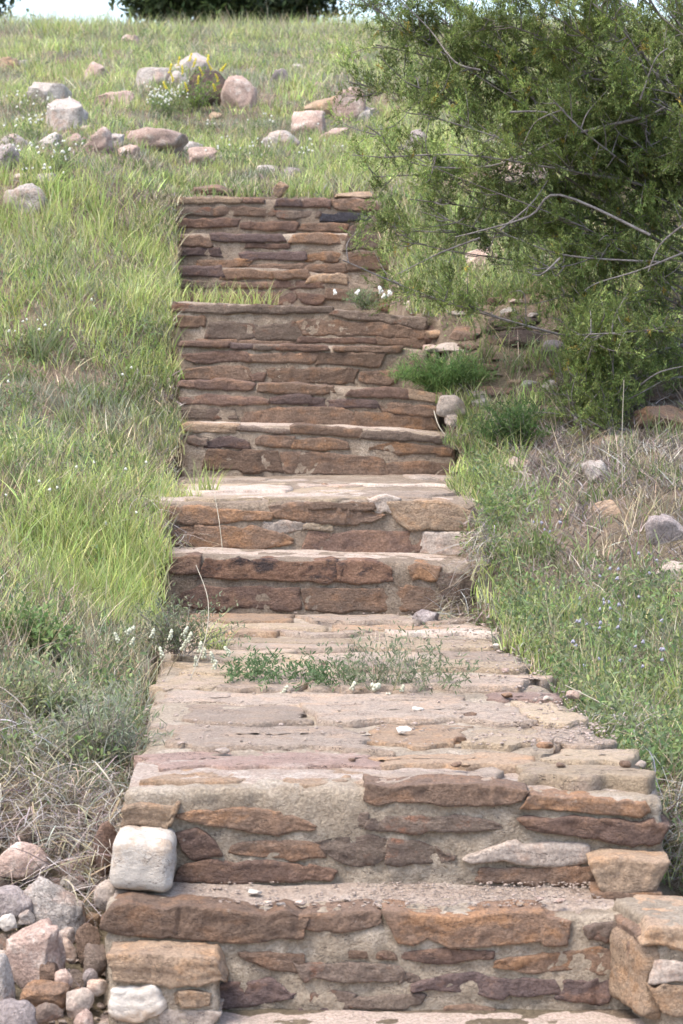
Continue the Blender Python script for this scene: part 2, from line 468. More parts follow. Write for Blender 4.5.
# low pier in front of the first step, left
pier = step(5.87, 104, 216, (959, 962), 1030, 6.05, MORTAR, 3, .01, 'pier')
stones(pier, 5.87, [
 (107, 215, (954, 956, 959, 957), (982, 984, 985), 't', dict(prot=.03, depth=.19, strata=.004)),
 (105, 158, (985, 984, 988), (1022, 1026, 1014), 'w', dict(prot=.055, rad=.02, amp=.006)),
 (174, 206, (994, 992), (1006, 1007), 't', dict(prot=.03)),
 (158, 212, (1010, 1012), (1030, 1030), 'n', dict(prot=.01)),
])
# taller wing pier on the right with a skewed inner side
def wing():
    w = np.array([[.635, 6.06], [.70, 5.78], [1.25, 5.78], [1.25, 6.06]])
    P, q = block((.3, .14, .35), .015, .02, .012, 4, 0, 6)
    u = (P[:, 0] / .3 + 1) / 2; v = (P[:, 1] / .14 + 1) / 2; tz = (P[:, 2] / .35 + 1) / 2
    Xl = .705 - .07 * v + .02 * (1 - tz); Xr = 1.25
    X = Xl + u * (Xr - Xl); Y = 5.78 + v * .3
    zt = at(0, 925, 5.78)[2]; Z = -.25 + tz * (zt + .25)
    o = mesh_obj('pier', np.stack([X, Y, Z], 1), q, MORTAR, stair)
    px = lambda X_, Y_=5.78: proj(np.array([X_, Y_, .2]))[0]
    stones(o, 5.78, [
     (652, 900, (925, 928, 930), (945, 958, 956), 't', dict(prot=.03, depth=.33, strata=.006, rad=.02)),
     (664, 760, (986, 986), (1016, 1018), 't', dict(prot=.03)),
     (660, 760, (961, 961), (983, 983), 'n', dict(prot=.008)),
     (765, 900, (960, 962), (1010, 1018), 'o', dict(prot=.03)),
    ])
    # slab bedded into the skewed side
    P, q = block((.02, .10, .05), .01, .012, .008, 77, .004)
    c = np.array([.672, 5.92, .15])
    ang = math.atan2(.07, .3); R = np.array([[math.cos(ang), math.sin(ang) * -1, 0], [math.sin(ang), math.cos(ang), 0], [0, 0, 1]])
    mesh_obj('stone', P @ R.T + c, q, SM['b'], o)
    P, q = block((.03, .12, .085), .012, .02, .010, 78, 0)
    mesh_obj('stone', P @ R.T + np.array([.678, 5.9, .09]), q, SM['t'], o)
wing()

# steps above the landing
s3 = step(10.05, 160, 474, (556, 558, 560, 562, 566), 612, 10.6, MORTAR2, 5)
stones(s3, 10.05, [
 (200, 341, (559, 560, 560), (580, 582, 583), 'm', dict(prot=.03)),
 (338, 392, (561, 563), (583, 584), 'm', dict(prot=.03)),
 (163, 198, (555, 557), (573, 575), 'r', dict(prot=.03)),
 (412, 440, (564, 566), (580, 581), 'o', dict(prot=.02)),
 (178, 299, (586, 587, 588), (608, 610, 610), 'r'),
 (303, 436, (588, 586, 586), (611, 612, 612), 'b'),
 (440, 474, (572, 574), (600, 604), 'g'),
])
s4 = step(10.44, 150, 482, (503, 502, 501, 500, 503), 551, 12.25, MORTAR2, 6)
stones(s4, 10.44, [
 (154, 272, (508, 507, 508, 514), (522, 524, 524, 520), 'o', dict(prot=.03)),
 (271, 382, (505, 504, 509, 514), (519, 522, 527, 520), 'b', dict(prot=.035, amp=.012)),
 (308, 374, (502, 503), (509, 511), 'b', dict(prot=.045)),
 (392, 470, (503, 500, 503, 510), (528, 531, 532, 531), 't', dict(prot=.03)),
 (372, 397, (498, 497), (513, 515), 'n', dict(prot=.03, amp=.012)),
 (169, 292, (529, 526, 527, 537), (546, 549, 550, 545), 'o', dict(prot=.035)),
 (262, 306, (522, 521), (538, 530), 'n', dict(prot=.02, amp=.012)),
 (304, 332, (524, 524), (529, 531), 'y', dict(prot=.02)),
 (305, 422, (531, 532, 533), (553, 554, 556), 'r', dict(prot=.004)),
 (422, 466, (533, 534), (557, 560), 'n', dict(prot=.012)),
 (470, 484, (508, 510), (525, 527), 'n', dict(prot=.01)),
])
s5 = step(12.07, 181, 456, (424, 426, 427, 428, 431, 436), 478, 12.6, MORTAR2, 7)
stones(s5, 12.07, [
 (182, 236, (423, 425), (431, 433), 't', dict(prot=.03)),
 (238, 290, (426, 430), (431, 434), 'g', dict(prot=.03)),
 (291, 362, (424, 427, 430), (433, 435, 437), 'b', dict(prot=.03)),
 (362, 452, (430, 433, 439), (440, 441, 444), 'g', dict(prot=.02, strata=.006)),
 (205, 249, (440, 436, 440), (447, 448, 448), 'p'),
 (186, 206, (437, 438), (446, 447), 'g'),
 (256, 293, (437, 435), (447, 449), 'b'),
 (293, 348, (440, 438, 441), (449, 450, 449), 'o'),
 (370, 452, (446, 442, 444, 447), (450, 454, 455, 456), 'o', dict(prot=.03)),
 (205, 280, (450, 450), (471, 473), 'b'),
 (281, 386, (453, 453, 456), (474, 476, 478), 'b'),
 (387, 452, (461, 463), (480, 482), 'b', dict(prot=.008)),
])
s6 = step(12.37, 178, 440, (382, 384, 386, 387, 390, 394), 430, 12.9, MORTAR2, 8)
stones(s6, 12.37, [
 (178, 195, (381, 381), (387, 387), 'r', dict(prot=.03)),
 (195, 253, (381, 380, 385), (389, 390, 390), 'r', dict(prot=.03)),
 (258, 334, (385, 384, 386), (393, 394, 394), 'b', dict(prot=.025)),
 (348, 412, (390, 387, 391), (397, 398, 399), 'r', dict(prot=.025)),
 (410, 438, (390, 393), (400, 403), 't', dict(prot=.02)),
 (180, 267, (398, 394, 396, 399), (404, 405, 405, 404), 'r'),
 (270, 324, (398, 394, 398), (403, 405, 404), 'p'),
 (310, 378, (400, 400), (408, 409), 'p', dict(prot=.008)),
 (380, 436, (403, 406), (413, 416), 'b', dict(prot=.008)),
 (182, 236, (409, 408), (420, 421), 'g', dict(prot=.008)),
 (242, 358, (410, 407, 409), (427, 427, 428), 'b'),
 (357, 436, (411, 413, 416), (428, 430, 432), 'o', dict(prot=.012)),
])
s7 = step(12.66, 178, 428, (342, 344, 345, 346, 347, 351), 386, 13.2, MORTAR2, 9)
stones(s7, 12.66, [
 (180, 229, (341, 342), (346, 347), 'r', dict(prot=.03)),
 (228, 254, (343, 344), (348, 349), 'p', dict(prot=.03)),
 (254, 282, (345, 346), (350, 351), 'g', dict(prot=.02)),
 (281, 328, (345, 345), (351, 351), 'r', dict(prot=.03)),
 (334, 402, (346, 347), (351, 353), 'b', dict(prot=.03)),
 (183, 248, (353, 351, 352), (361, 363, 364), 'r'),
 (249, 317, (353, 353), (362, 363), 'b'),
 (318, 383, (352, 352), (366, 367), 'b', dict(prot=.02)),
 (180, 251, (368, 364, 366), (379, 381, 382), 'b'),
 (251, 264, (373, 372), (382, 383), 'r', dict(prot=.02)),
 (267, 356, (368, 368), (384, 384), 'b'),
 (360, 398, (370, 369), (383, 384), 'b'),
 (398, 428, (356, 358), (378, 380), 'g'),
])
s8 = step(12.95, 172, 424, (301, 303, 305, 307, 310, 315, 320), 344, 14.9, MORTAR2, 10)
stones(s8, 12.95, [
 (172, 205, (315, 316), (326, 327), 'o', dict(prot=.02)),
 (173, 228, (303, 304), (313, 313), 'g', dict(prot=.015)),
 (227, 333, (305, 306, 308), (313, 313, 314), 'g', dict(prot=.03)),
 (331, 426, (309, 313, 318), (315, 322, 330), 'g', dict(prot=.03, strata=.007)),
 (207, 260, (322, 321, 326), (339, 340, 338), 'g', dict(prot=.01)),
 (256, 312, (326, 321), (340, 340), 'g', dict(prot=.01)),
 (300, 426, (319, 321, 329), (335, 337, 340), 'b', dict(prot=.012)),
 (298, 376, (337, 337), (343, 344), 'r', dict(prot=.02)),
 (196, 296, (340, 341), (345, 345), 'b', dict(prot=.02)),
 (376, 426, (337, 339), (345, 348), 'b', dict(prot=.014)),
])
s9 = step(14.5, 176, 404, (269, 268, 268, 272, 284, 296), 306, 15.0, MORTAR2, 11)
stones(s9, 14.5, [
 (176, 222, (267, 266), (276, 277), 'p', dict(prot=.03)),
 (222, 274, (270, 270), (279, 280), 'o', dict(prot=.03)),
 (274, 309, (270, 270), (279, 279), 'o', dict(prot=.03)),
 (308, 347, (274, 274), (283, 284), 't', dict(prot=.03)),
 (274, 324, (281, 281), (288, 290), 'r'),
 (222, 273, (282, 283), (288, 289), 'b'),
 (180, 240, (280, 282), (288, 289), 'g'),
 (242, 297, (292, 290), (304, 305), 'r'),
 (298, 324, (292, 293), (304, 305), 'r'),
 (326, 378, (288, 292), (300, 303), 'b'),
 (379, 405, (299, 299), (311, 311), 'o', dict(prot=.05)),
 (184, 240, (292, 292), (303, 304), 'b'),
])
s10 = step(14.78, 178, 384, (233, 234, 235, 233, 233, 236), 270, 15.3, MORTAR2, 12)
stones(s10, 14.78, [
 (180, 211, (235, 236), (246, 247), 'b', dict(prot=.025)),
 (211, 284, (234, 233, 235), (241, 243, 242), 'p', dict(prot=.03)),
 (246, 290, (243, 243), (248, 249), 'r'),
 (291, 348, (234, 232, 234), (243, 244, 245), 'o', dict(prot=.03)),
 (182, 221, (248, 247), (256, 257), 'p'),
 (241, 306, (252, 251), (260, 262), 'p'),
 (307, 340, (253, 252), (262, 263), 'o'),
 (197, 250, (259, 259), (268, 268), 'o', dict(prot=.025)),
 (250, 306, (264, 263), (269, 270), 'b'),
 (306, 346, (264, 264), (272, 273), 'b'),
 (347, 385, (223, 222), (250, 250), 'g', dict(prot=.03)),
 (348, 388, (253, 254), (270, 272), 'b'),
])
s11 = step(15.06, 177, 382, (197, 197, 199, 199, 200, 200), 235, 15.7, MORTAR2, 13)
stones(s11, 15.06, [
 (178, 242, (197, 197), (204, 204), 't', dict(prot=.03)),
 (240, 264, (197, 198), (202, 203), 'r', dict(prot=.03)),
 (276, 301, (198, 198), (207, 208), 'p', dict(prot=.03)),
 (301, 330, (199, 199), (208, 208), 'r', dict(prot=.03)),
 (332, 378, (200, 198, 203), (210, 211, 212), 'b', dict(prot=.04)),
 (179, 215, (207, 207), (215, 216), 'g'),
 (215, 276, (206, 208), (216, 216), 'b', dict(prot=.008)),
 (276, 320, (211, 211), (219, 219), 'g', dict(prot=.01)),
 (321, 371, (213, 214), (221, 222), 'k', dict(prot=.02)),
 (179, 239, (219, 219), (228, 228), 'r', dict(prot=.035)),
 (241, 297, (221, 222), (230, 232), 'r', dict(prot=.035)),
 (297, 347, (224, 223), (231, 232), 'b', dict(prot=.02)),
])

DUST = stone_mat('pale_trodden_dust', (.475, .385, .315), (.40, .315, .255), (.53, .45, .38), .4, 12, speck=.35, bump=.5, stretch=1, cracks=.3)
def tread(parent, xL, xR, yt, Y0, Y1, seed, rise=0.):
    yt = np.asarray(yt, float)
    nx, ny = 120, 24
    u, v = np.meshgrid(np.linspace(0, 1, nx), np.linspace(0, 1, ny))
    Xl = at(xL, 300, Y0)[0]; Xr = at(xR, 300, Y0)[0]
    X = Xl + u * (Xr - Xl); Y = Y0 + .012 + .018 * (n2(X, X * 0, 9, seed) + 1) * (1 - v) + v * (Y1 - Y0 - .012)
    zt = np.array([at(0, y, Y0)[2] for y in yt])
    Z = np.interp(u, np.linspace(0, 1, len(yt)), zt) + .002 + .009 * n2(X, Y, 8, seed, 4) + rise * v - .05 * np.clip(1 - v / .3, 0, 1) ** 2
    i = (np.arange(ny - 1)[:, None] * nx + np.arange(nx - 1)[None]).ravel()
    mesh_obj('tread', np.stack([X, Y, Z], -1).reshape(-1, 3), np.stack([i, i + 1, i + nx + 1, i + nx], 1), DUST, parent)
tread(s1, 106, 625, (907, 912, 914, 912, 914, 917, 917), 6.0, 6.3, 1, .012)
tread(s2, 124, 664, (789, 788, 787, 788, 791, 794, 797, 799), 6.26, 6.6, 2, .004)
tread(s3, 166, 470, (556, 558, 560, 562, 566), 10.05, 10.5, 3)
tread(s4, 155, 478, (502, 501, 500, 500, 503), 10.44, 11.0, 4)
tread(s5, 184, 452, (424, 426, 427, 428, 431, 436), 12.07, 12.4, 5)

# long landing with its flagstones
def landing_part(Y0, Y1, yA, yB, seed, n_over, mat):
    z0 = at(0, yA, Y0)[2]; z1 = at(0, yB, Y1)[2]
    P, q = block((.5, (Y1 - Y0) / 2, .1), .03, .02, .008, seed, 0, 5)
    u = P[:, 0] + .5; v = (P[:, 1] / ((Y1 - Y0) / 2) + 1) / 2
    Y = Y0 + v * (Y1 - Y0); l, r = edges(Y)
    l = l + .02; r = r - .01
    Z = z0 + v * (z1 - z0) + (P[:, 2] - .1)
    o = mesh_obj('landing', np.stack([l + u * (r - l), Y, Z], 1), q, mat, stair)
    return o, (Y0, Y1, z0, z1)

def flagstone(parent, pl, X0, X1, Ya, Yb, mat, seed, lift=.006, tilt=0, skew=0):
    lift = lift + .006
    Y0, Y1, z0, z1 = pl
    hx, hy, hz = (X1 - X0) / 2, (Yb - Ya) / 2, .03
    P, q = block((hx, hy, hz), .013 + .004 * (Ya - 6), .006, .005, seed, 0, 6)
    P[:, 0] += rng.uniform(-.35, .35) * P[:, 1] + .06 * fbm(np.stack([P[:, 1] * 7, 0 * P[:, 0], 0 * P[:, 0] + seed], 1), seed)
    P[:, 1] += .07 * fbm(np.stack([P[:, 0] * 5, 0 * P[:, 0] + 3, 0 * P[:, 0] + seed], 1), seed + 1) + skew * P[:, 0]
    rq = np.random.default_rng(seed); kq = np.linspace(-hx, hx, 9)
    P[:, 1] += np.where(P[:, 1] < 0, np.interp(P[:, 0], kq, rq.uniform(-.04, .04, 9)), np.interp(P[:, 0], kq, rq.uniform(-.04, .04, 9)))
    X = P[:, 0] + (X0 + X1) / 2; Y = P[:, 1] + (Ya + Yb) / 2
    Zs = z0 + (Y - Y0) / (Y1 - Y0) * (z1 - z0)
    V = np.stack([X, Y, Zs + P[:, 2] - hz + lift + tilt * P[:, 1]], 1)
    mesh_obj('flagstone', V, q, SM[mat], parent)

land, LP = landing_part(6.80, 10.2, 752.5, 611, 21, 0, MORTAR)
r2 = np.random.default_rng(11)
Yc = 6.33
k = 0
while Yc < 9.95:
    dY = r2.uniform(.16, .42); Ye = min(Yc + dY, 10.05)
    l, r = edges((Yc + Ye) / 2); x = l + .03 + r2.uniform(0, .1)
    while x < r - .12:
        wd = r2.uniform(.18, .7)
        xe = min(x + wd, r - .01)
        if r - xe < .12: xe = r - .01
        flagstone(land, LP, x, xe - r2.uniform(.012, .03), Yc + r2.uniform(-.05, .05), Ye + r2.uniform(-.07, .02), r2.choice(list('fyFfytnffy')), 300 + k,
                  r2.uniform(.001, .015), r2.uniform(-.05, .0), r2.uniform(-.08, .08))
        x = xe; k += 1
    Yc = Ye
land2, LP2 = landing_part(10.75, 12.2, 498.5, 477, 22, 0, MORTAR)
Yc = 10.5
while Yc < 12.0:
    dY = r2.uniform(.3, .5); Ye = min(Yc + dY, 12.06)
    l, r = edges((Yc + Ye) / 2); x = l + .05
    while x < r - .12:
        xe = min(x + r2.uniform(.3, .65), r - .01)
        flagstone(land2, LP2, x, xe - r2.uniform(.01, .03), Yc, Ye - r2.uniform(.0, .03), r2.choice(list('fFfyn')), 400 + k,
                  r2.uniform(.004, .02), r2.uniform(-.05, .01), r2.uniform(-.06, .06))
        x = xe; k += 1
    Yc = Ye

# white squared block on the left end of the first step
def white_block():
    Y = 6.1
    a = at(110, 893, Y); b = at(173, 838, Y)
    half = np.array([(b[0] - a[0]) / 2, .11, (b[2] - a[2]) / 2])
    P, q = block(half, .009, .03, .005, 55, 0, 6)
    tz = (P[:, 2] / half[2] + 1) / 2
    P[:, 0] = P[:, 0] * (1.03 - .07 * tz) + .012 * (tz - .5) * 1
    P[:, 2] += .008 * P[:, 0] / half[0] * -1
    o = mesh_obj('block_stone', P + np.array([(a[0] + b[0]) / 2, Y + .1, (a[2] + b[2]) / 2]), q, SM['w'])
    tag(o, 'white squared block resting on the left end of the lowest step', 'stone block')
white_block()

# ------------------------------------------------------------------ loose rocks
ROCKS = []
def rock(x0, y0, x1, y1, mat, label, ang=.5, cat='rock', group=None, base=None, Y=None, rot=0, deep=.85, sub=4, rough=.05, name='rock', bury=.22):
    """pixel box of the visible part"""
    global SEED
    SEED += 1
    cx = (x0 + x1) / 2
    if Y is None:
        G = ground_hit(cx, y1 - (y1 - y0) * .12)
        Y = G[1] + .02
    a = at(x0, y1, Y); b = at(x1, y0, Y)
    w = (b[0] - a[0]) / 2; h = (b[2] - a[2]) / 2
    hz = h * (1 + bury)
    S, Fc = rock_shape((w, max(w, h) * deep, hz), SEED, ang, sub, rough)
    if rot:
        c, s = math.cos(rot), math.sin(rot)
        S = np.stack([S[:, 0] * c - S[:, 2] * s, S[:, 1], S[:, 0] * s + S[:, 2] * c], 1)
    top = b[2]
    ctr = np.array([(a[0] + b[0]) / 2, Y + max(w, h) * deep * .55, top - S[:, 2].max()])
    ROCKS.append((ctr[0], Y, w, max(w, h) * deep))
    o = mesh_obj(name, S + ctr, Fc, SM[mat], smooth=True)
    tag(o, label, cat, group)
    return o

HILL = [
 (-6, 57, 18, 71, 't', 'tan slab half out of frame at the upper left edge of the slope', .6),
 (83, 61, 108, 79, 'P', 'small pinkish grey boulder below the crest, left of the long rock row', .5),
 (26, 82, 70, 106, 'G', 'pale crusted top boulder above the large grey one on the left slope', .4),
 (44, 97, 86, 130, 'G', 'large grey boulder under the pale crusted one on the left slope', .4),
 (97, 90, 133, 107, 'P', 'flat tilted pink slab in the grass left of the long rock row', .6),
 (79, 127, 112, 152, 'P', 'rounded pink boulder sitting alone in grass beside the long low rock', .35),
 (121, 128, 186, 151, 'P', 'long low pink rock stretched across the grass above the stairs', .3),
 (-8, 144, 20, 170, 'V', 'grey brown boulder cut by the left edge of the picture', .3),
 (3, 184, 46, 214, 'G', 'pale whitish boulder lowest on the left slope', .4),
 (172, 52, 213, 73, 'G', 'pale flat topped boulder highest in the middle of the slope', .6),
 (135, 67, 171, 84, 'G', 'low grey rock at the left end of the long rock row', .3),
 (166, 71, 188, 84, 'G', 'small grey rock squeezed in the rock row below the flat topped boulder', .3),
 (180, 69, 228, 106, 'D', 'brown overhanging rock with cave shade painted into its dark colour, behind the yellow flowers', .6),
 (219, 75, 256, 109, 'P', 'smooth upright pink boulder right of the dark overhanging rock', .25),
 (304, 97, 348, 116, 't', 'flat tan rock leaning beside the red boulder near the tree', .6),
 (333, 87, 368, 122, 'P', 'reddish pink boulder beside the tip of the juniper branches', .5),
 (292, 110, 326, 136, 'P', 'small pink boulder below the flat tan rock', .5),
 (262, 131, 299, 152, 'G', 'pale grey mound of rock in grass above the top step', .3),
 (271, 69, 288, 81, 'V', 'tiny grey rock alone right of the smooth upright boulder', .4),
 (121, 35, 141, 46, 'P', 'small rock nearly hidden in grass just under the crest', .4),
 (118, 145, 139, 157, 'P', 'small pink rock under the long low rock', .4),
 (107, 134, 123, 143, 'G', 'small grey rock between the rounded boulder and the long low rock', .4),
 (188, 147, 216, 167, 'P', 'dull pink rock sunk in grass at the right end of the long low rock', .4),
 (38, 132, 62, 148, 'G', 'small pale rock below the large grey boulder', .4),
 (489, 160, 548, 194, 'P', 'big pink boulder seen through the juniper branches', .3),
 (404, 130, 430, 156, 'V', 'dim grey rock behind the left edge of the juniper', .5),
 (466, 248, 500, 270, 'P', 'pinkish rock seen under the lowest left juniper branch', .4),
 (357, 107, 378, 121, 'G', 'small pale rock just left of the juniper tips', .4),
]
for (x0, y0, x1, y1, m, lab, an) in HILL:
    rock(x0 - 1, y0 - 1, x1 + 1, y1 + 4, m, lab, an + .08, 'boulder', name='boulder', rough=.08)

# right of the upper flight
RIGHT = [
 (480, 314, 552, 332, 'D', 'broad dark mossy slab on top of the stacked ledge', .8),
 (486, 330, 556, 347, 'D', 'dark slab underneath the mossy slab of the stacked ledge', .8),
 (448, 326, 482, 344, 'b', 'brown upright stone at the left end of the stacked ledge', .9),
 (420, 325, 447, 343, 'r', 'reddish block against the right end of the upper step', .6),
 (424, 342, 472, 352, 'n', 'flat grey slab under the reddish block', .7),
 (541, 340, 567, 358, 'V', 'blue grey cobble at the right end of the stacked ledge', .3),
 (436, 395, 467, 414, 'n', 'pale cobble resting above the round cobble beside the steps', .2),
 (444, 412, 464, 426, 'n', 'small round cobble wedged under the pale cobble', .1),
 (468, 386, 515, 400, 'b', 'thin brown slab lying right of the pale cobble', .8),
 (470, 398, 492, 410, 'G', 'small pale stone beneath the thin brown slab', .5),
 (536, 372, 555, 384, 't', 'small tan stone in front of the green juniper shoot', .4),
 (519, 380, 540, 390, 'G', 'little pale stone beside the tan stone near the shoot', .4),
 (630, 406, 700, 434, 'o', 'big rust coloured slab under the juniper at the right edge', .85),
 (640, 392, 690, 402, 'b', 'thin brown slab above the big rust coloured slab', .8),
 (592, 435, 634, 448, 't', 'flat tan slab lying below the juniper shoot', .6),
 (499, 457, 538, 473, 'n', 'pale flat rock half covered by grass right of the middle steps', .5),
 (582, 460, 612, 487, 'G', 'white grey angular rock in the dry litter', .7),
 (593, 500, 624, 519, 't', 'ochre rock among twigs below the white grey rock', .5),
 (644, 514, 692, 548, 'V', 'dull purple boulder at the right edge among dead twigs', .5),
 (656, 561, 695, 585, 'n', 'smooth grey boulder at the right edge below the purple one', .2),
 (666, 582, 692, 602, 't', 'tan stone under the smooth grey boulder at the right edge', .4),
 (404, 300, 432, 313, 'P', 'small pink stone beside the tuft of white flowers on the step end', .4),
 (412, 318, 425, 328, 'P', 'little pale pink pebble on the right end of the upper step', .4),
]
for (x0, y0, x1, y1, m, lab, an) in RIGHT:
    rock(x0, y0, x1, y1, m, lab, an, 'rock', Y=(12.15 if 'cobble' in lab and x1 < 470 else None))
rock(404, 478, 434, 491, 'r', 'brick red stone lying on the middle landing', .8, 'rock', Y=11.75, bury=.05)
rock(412, 610, 440, 628, 'V', 'dark grey stone beside the dry tuft at the landing edge', .5, 'rock', Y=9.75, bury=.1)
rock(272, 181, 289, 197, 't', 'small tan square stone standing alone on the top step', .8, 'rock', Y=15.2, bury=.05)
rock(192, 184, 234, 196, 'b', 'flat brown stone lying on the left of the top step', .8, 'rock', Y=15.35, bury=.1)
rock(334, 191, 380, 200, 't', 'pinkish flat stone lying on the right of the top step', .7, 'rock', Y=15.25, bury=.1)

PILE = [
 (-8, 844, 47, 873, 'P', 'long pale pink cobble on top of the rock pile', .3, 6.40),
 (-14, 889, 32, 919, 'V', 'smooth grey boulder at the left edge of the rock pile', .3, 6.2),
 (30, 879, 83, 942, 'G', 'lumpy white grey rock leaning in the rock pile', .45, 6.22),
 (4, 923, 63, 984, 'P', 'big angular pink rock in the middle of the rock pile', .7, 6.0),
 (58, 877, 80, 893, 'w', 'small cream stone behind the lumpy white rock', .2, 6.42),
 (18, 874, 38, 889, 't', 'small orange tan stone under the long pink cobble', .5, 6.45),
 (-4, 873, 20, 889, 'b', 'brown stone tucked under the long pink cobble at the edge', .5, 6.46),
 (-12, 958, 13, 1006, 'G', 'pale grey stone at the left edge under the big pink rock', .4, 5.9),
 (20, 982, 69, 1006, 'o', 'orange split block below the big pink rock', .85, 5.88),
 (-12, 1003, 36, 1040, 'V', 'purple grey boulder in the bottom left corner', .25, 5.78),
 (67, 989, 93, 1014, 'n', 'tan grey block right of the orange split block', .7, 5.85),
 (55, 971, 72, 988, 'P', 'small pink stone between the orange block and the pink rock', .3, 5.95),
 (59, 939, 75, 961, 'n', 'beige stone below the lumpy white rock', .4, 6.12),
 (75, 926, 99, 961, 'b', 'dark brown block wedged against the lowest step', .7, 6.1),
 (83, 946, 107, 973, 'g', 'grey brown wedge stone beside the left pier', .7, 6.0),
 (83, 970, 97, 982, 'V', 'little grey pebble stone left of the pier', .2, 5.98),
 (87, 981, 106, 993, 'n', 'thin flat stone left of the pier', .5, 5.92),
 (0, 916, 16, 928, 'w', 'small white chip above the big pink rock', .6, 6.15),
 (18, 911, 34, 922, 'G', 'small grey chip right of the white chip', .6, 6.18),
 (-4, 831, 28, 850, 'b', 'brown slab behind the long pink cobble', .8, 6.7),
 (93, 824, 118, 867, 'r', 'rust red upright stone left of the second step', .8, 6.4),
 (82, 855, 95, 873, 't', 'small tan stone in the dead grass behind the pile', .6, 6.48),
 (32, 1005, 62, 1020, 'g', 'flat grey brown stone under the orange split block', .7, 5.8),
 (74, 1011, 92, 1030, 'P', 'small pink stone at the bottom edge left of the pier', .4, 5.78),
 (40, 962, 58, 985, 'b', 'shaded brown stone beneath the big pink rock', .5, 5.98),
 (94, 882, 122, 906, 'n', 'rounded grey stone under the white squared block', .2, 6.15),
]
for (x0, y0, x1, y1, m, lab, an, Y) in PILE:
    rock(x0 - 1, y0 - 1, x1 + 1, y1 + 1, m, lab, max(.05, an - .22), 'rock', Y=Y, rough=.09 if 'lumpy' in lab else .035, sub=5 if x1 - x0 > 40 else 4, deep=.7, rot=(.6 if 'lumpy' in lab else 0))

rsp = np.random.default_rng(88)
for k in range(48):
    X_ = rsp.uniform(-.92, -.58); Y_ = rsp.uniform(5.8, 6.6); w_ = rsp.uniform(.013, .042)
    S, Fc = rock_shape((w_, w_ * .8, w_ * rsp.uniform(.5, .9)), 900 + k, .6, 3)
    o = mesh_obj('rock', S + np.array([X_, Y_, float(terrain(X_, Y_)) + w_ * .3]), Fc, SM[rsp.choice(list('bgntPGV'))])
    tag(o, 'fist sized stone filling a gap in the rock pile left of the lowest steps', 'rock', 'small filler stones in the rock pile')

for k in range(46):
    gx, gy = rsp.uniform(428, 600), rsp.uniform(300, 412)
    g = ground_hit(gx, gy); w_ = rsp.uniform(.02, .055)
    S, Fc = rock_shape((w_, w_ * .8, w_ * rsp.uniform(.22, .6)), 1000 + k, .8, 3)
    o = mesh_obj('rock', S + g + np.array([0, 0, w_ * .15]), Fc, SM[rsp.choice(list('bgntrPGGb'))])
    ROCKS.append((g[0], g[1], w_, w_))
    tag(o, 'small broken stone scattered on the bank right of the upper steps', 'rock', 'small stones on the bank right of the upper steps')

for k in range(16):
    g = ground_hit(rsp.uniform(2, 350), rsp.uniform(48, 185)); w_ = rsp.uniform(.04, .11)
    S, Fc = rock_shape((w_, w_ * .8, w_ * rsp.uniform(.4, .75)), 1100 + k, .45, 3, .08)
    o = mesh_obj('rock', S + g + np.array([0, 0, w_ * .25]), Fc, SM[rsp.choice(list('PGGPtV'))])
    tag(o, 'small pale stone half buried in the grass among the boulders of the upper slope', 'rock', 'small stones on the upper slope')

# loose stones lying on treads
def tread_z(X, Y):
    if Y < 5.98: return at(0, 1010, 6.0)[2]
    if Y < 6.26: return at(0, 913, 6.0)[2] + .004 + .012 * (Y - 6.0) / .3
    if Y < 10.05:
        Y0, Y1, z0, z1 = LP; return z0 + (Y - Y0) / (Y1 - Y0) * (z1 - z0) + .014
    if Y < 10.44: return at(0, 560, 10.05)[2]
    Y0, Y1, z0, z1 = LP2; return z0 + (Y - Y0) / (Y1 - Y0) * (z1 - z0) + .008

LOOSE = [(255, 893, 7.5, 2.6, 'w', 6.16), (300, 906, 5.5, 3.0, 'P', 6.06), (281, 906, 5, 2, 'G', 6.05), (268, 904, 4, 1.6, 'w', 6.07), (346, 900, 5, 2, 'n', 6.1),
 (404, 732, 8, 4, 'w', None), (460, 741, 7, 3.4, 'o', None), (545, 748, 9, 4, 'o', None), (574, 697, 9, 4.5, 'P', None), (548, 700, 5, 3, 'w', None), (507, 697, 6, 3, 'o', None),
 (470, 717, 7, 3, 'b', None), (555, 722, 6, 2.5, 'P', None), (222, 752, 8, 3, 'n', None), (240, 770, 5, 2, 'b', None), (456, 777, 6, 3, 'b', None), (466, 779, 5, 2.5, 't', None),
 (561, 770, 5, 2.5, 'b', None), (497, 648, 4.5, 3, 'w', None), (505, 672, 4.5, 2.5, 'P', None), (418, 711, 6, 3, 'w', None), (352, 761, 4, 2, 'b', None), (625, 788, 6, 4, 'b', None), (640, 803, 6, 4, 'n', None),
 (325, 487, 4, 2.5, 'o', None), (340, 489, 3, 2, 't', None), (262, 488, 3, 1.6, 'n', None), (560, 905, 5, 2.5, 'P', 6.08), (540, 900, 5, 2, 'P', 6.1), (520, 906, 4, 2, 't', 6.05)]
for (x, y, w, h, m, Y) in LOOSE:
    if Y is None:
        Ys = np.linspace(6.5, 12, 800)
        zz = np.array([tread_z(0, q_) for q_ in Ys]); yy = np.array([proj(np.array([0, a_, b_]))[1] for a_, b_ in zip(Ys, zz)])
        Y = Ys[np.argmin(np.abs(yy - y))]
    sc = F / Y; c = at(x, y, Y); c[2] = tread_z(c[0], Y) + h / sc * .6
    SEED += 1
    S, Fc = rock_shape((w / sc, w / sc * .8, h / sc), SEED, .7, 3)
    where = 'first step tread' if Y < 6.3 else ('long landing' if Y < 10.1 else 'middle landing')
    o = mesh_obj('loose_stone', S + c, Fc, SM[m])
    tag(o, 'small loose angular stone lying on the ' + where, 'loose stone', 'loose stones on the ' + where)

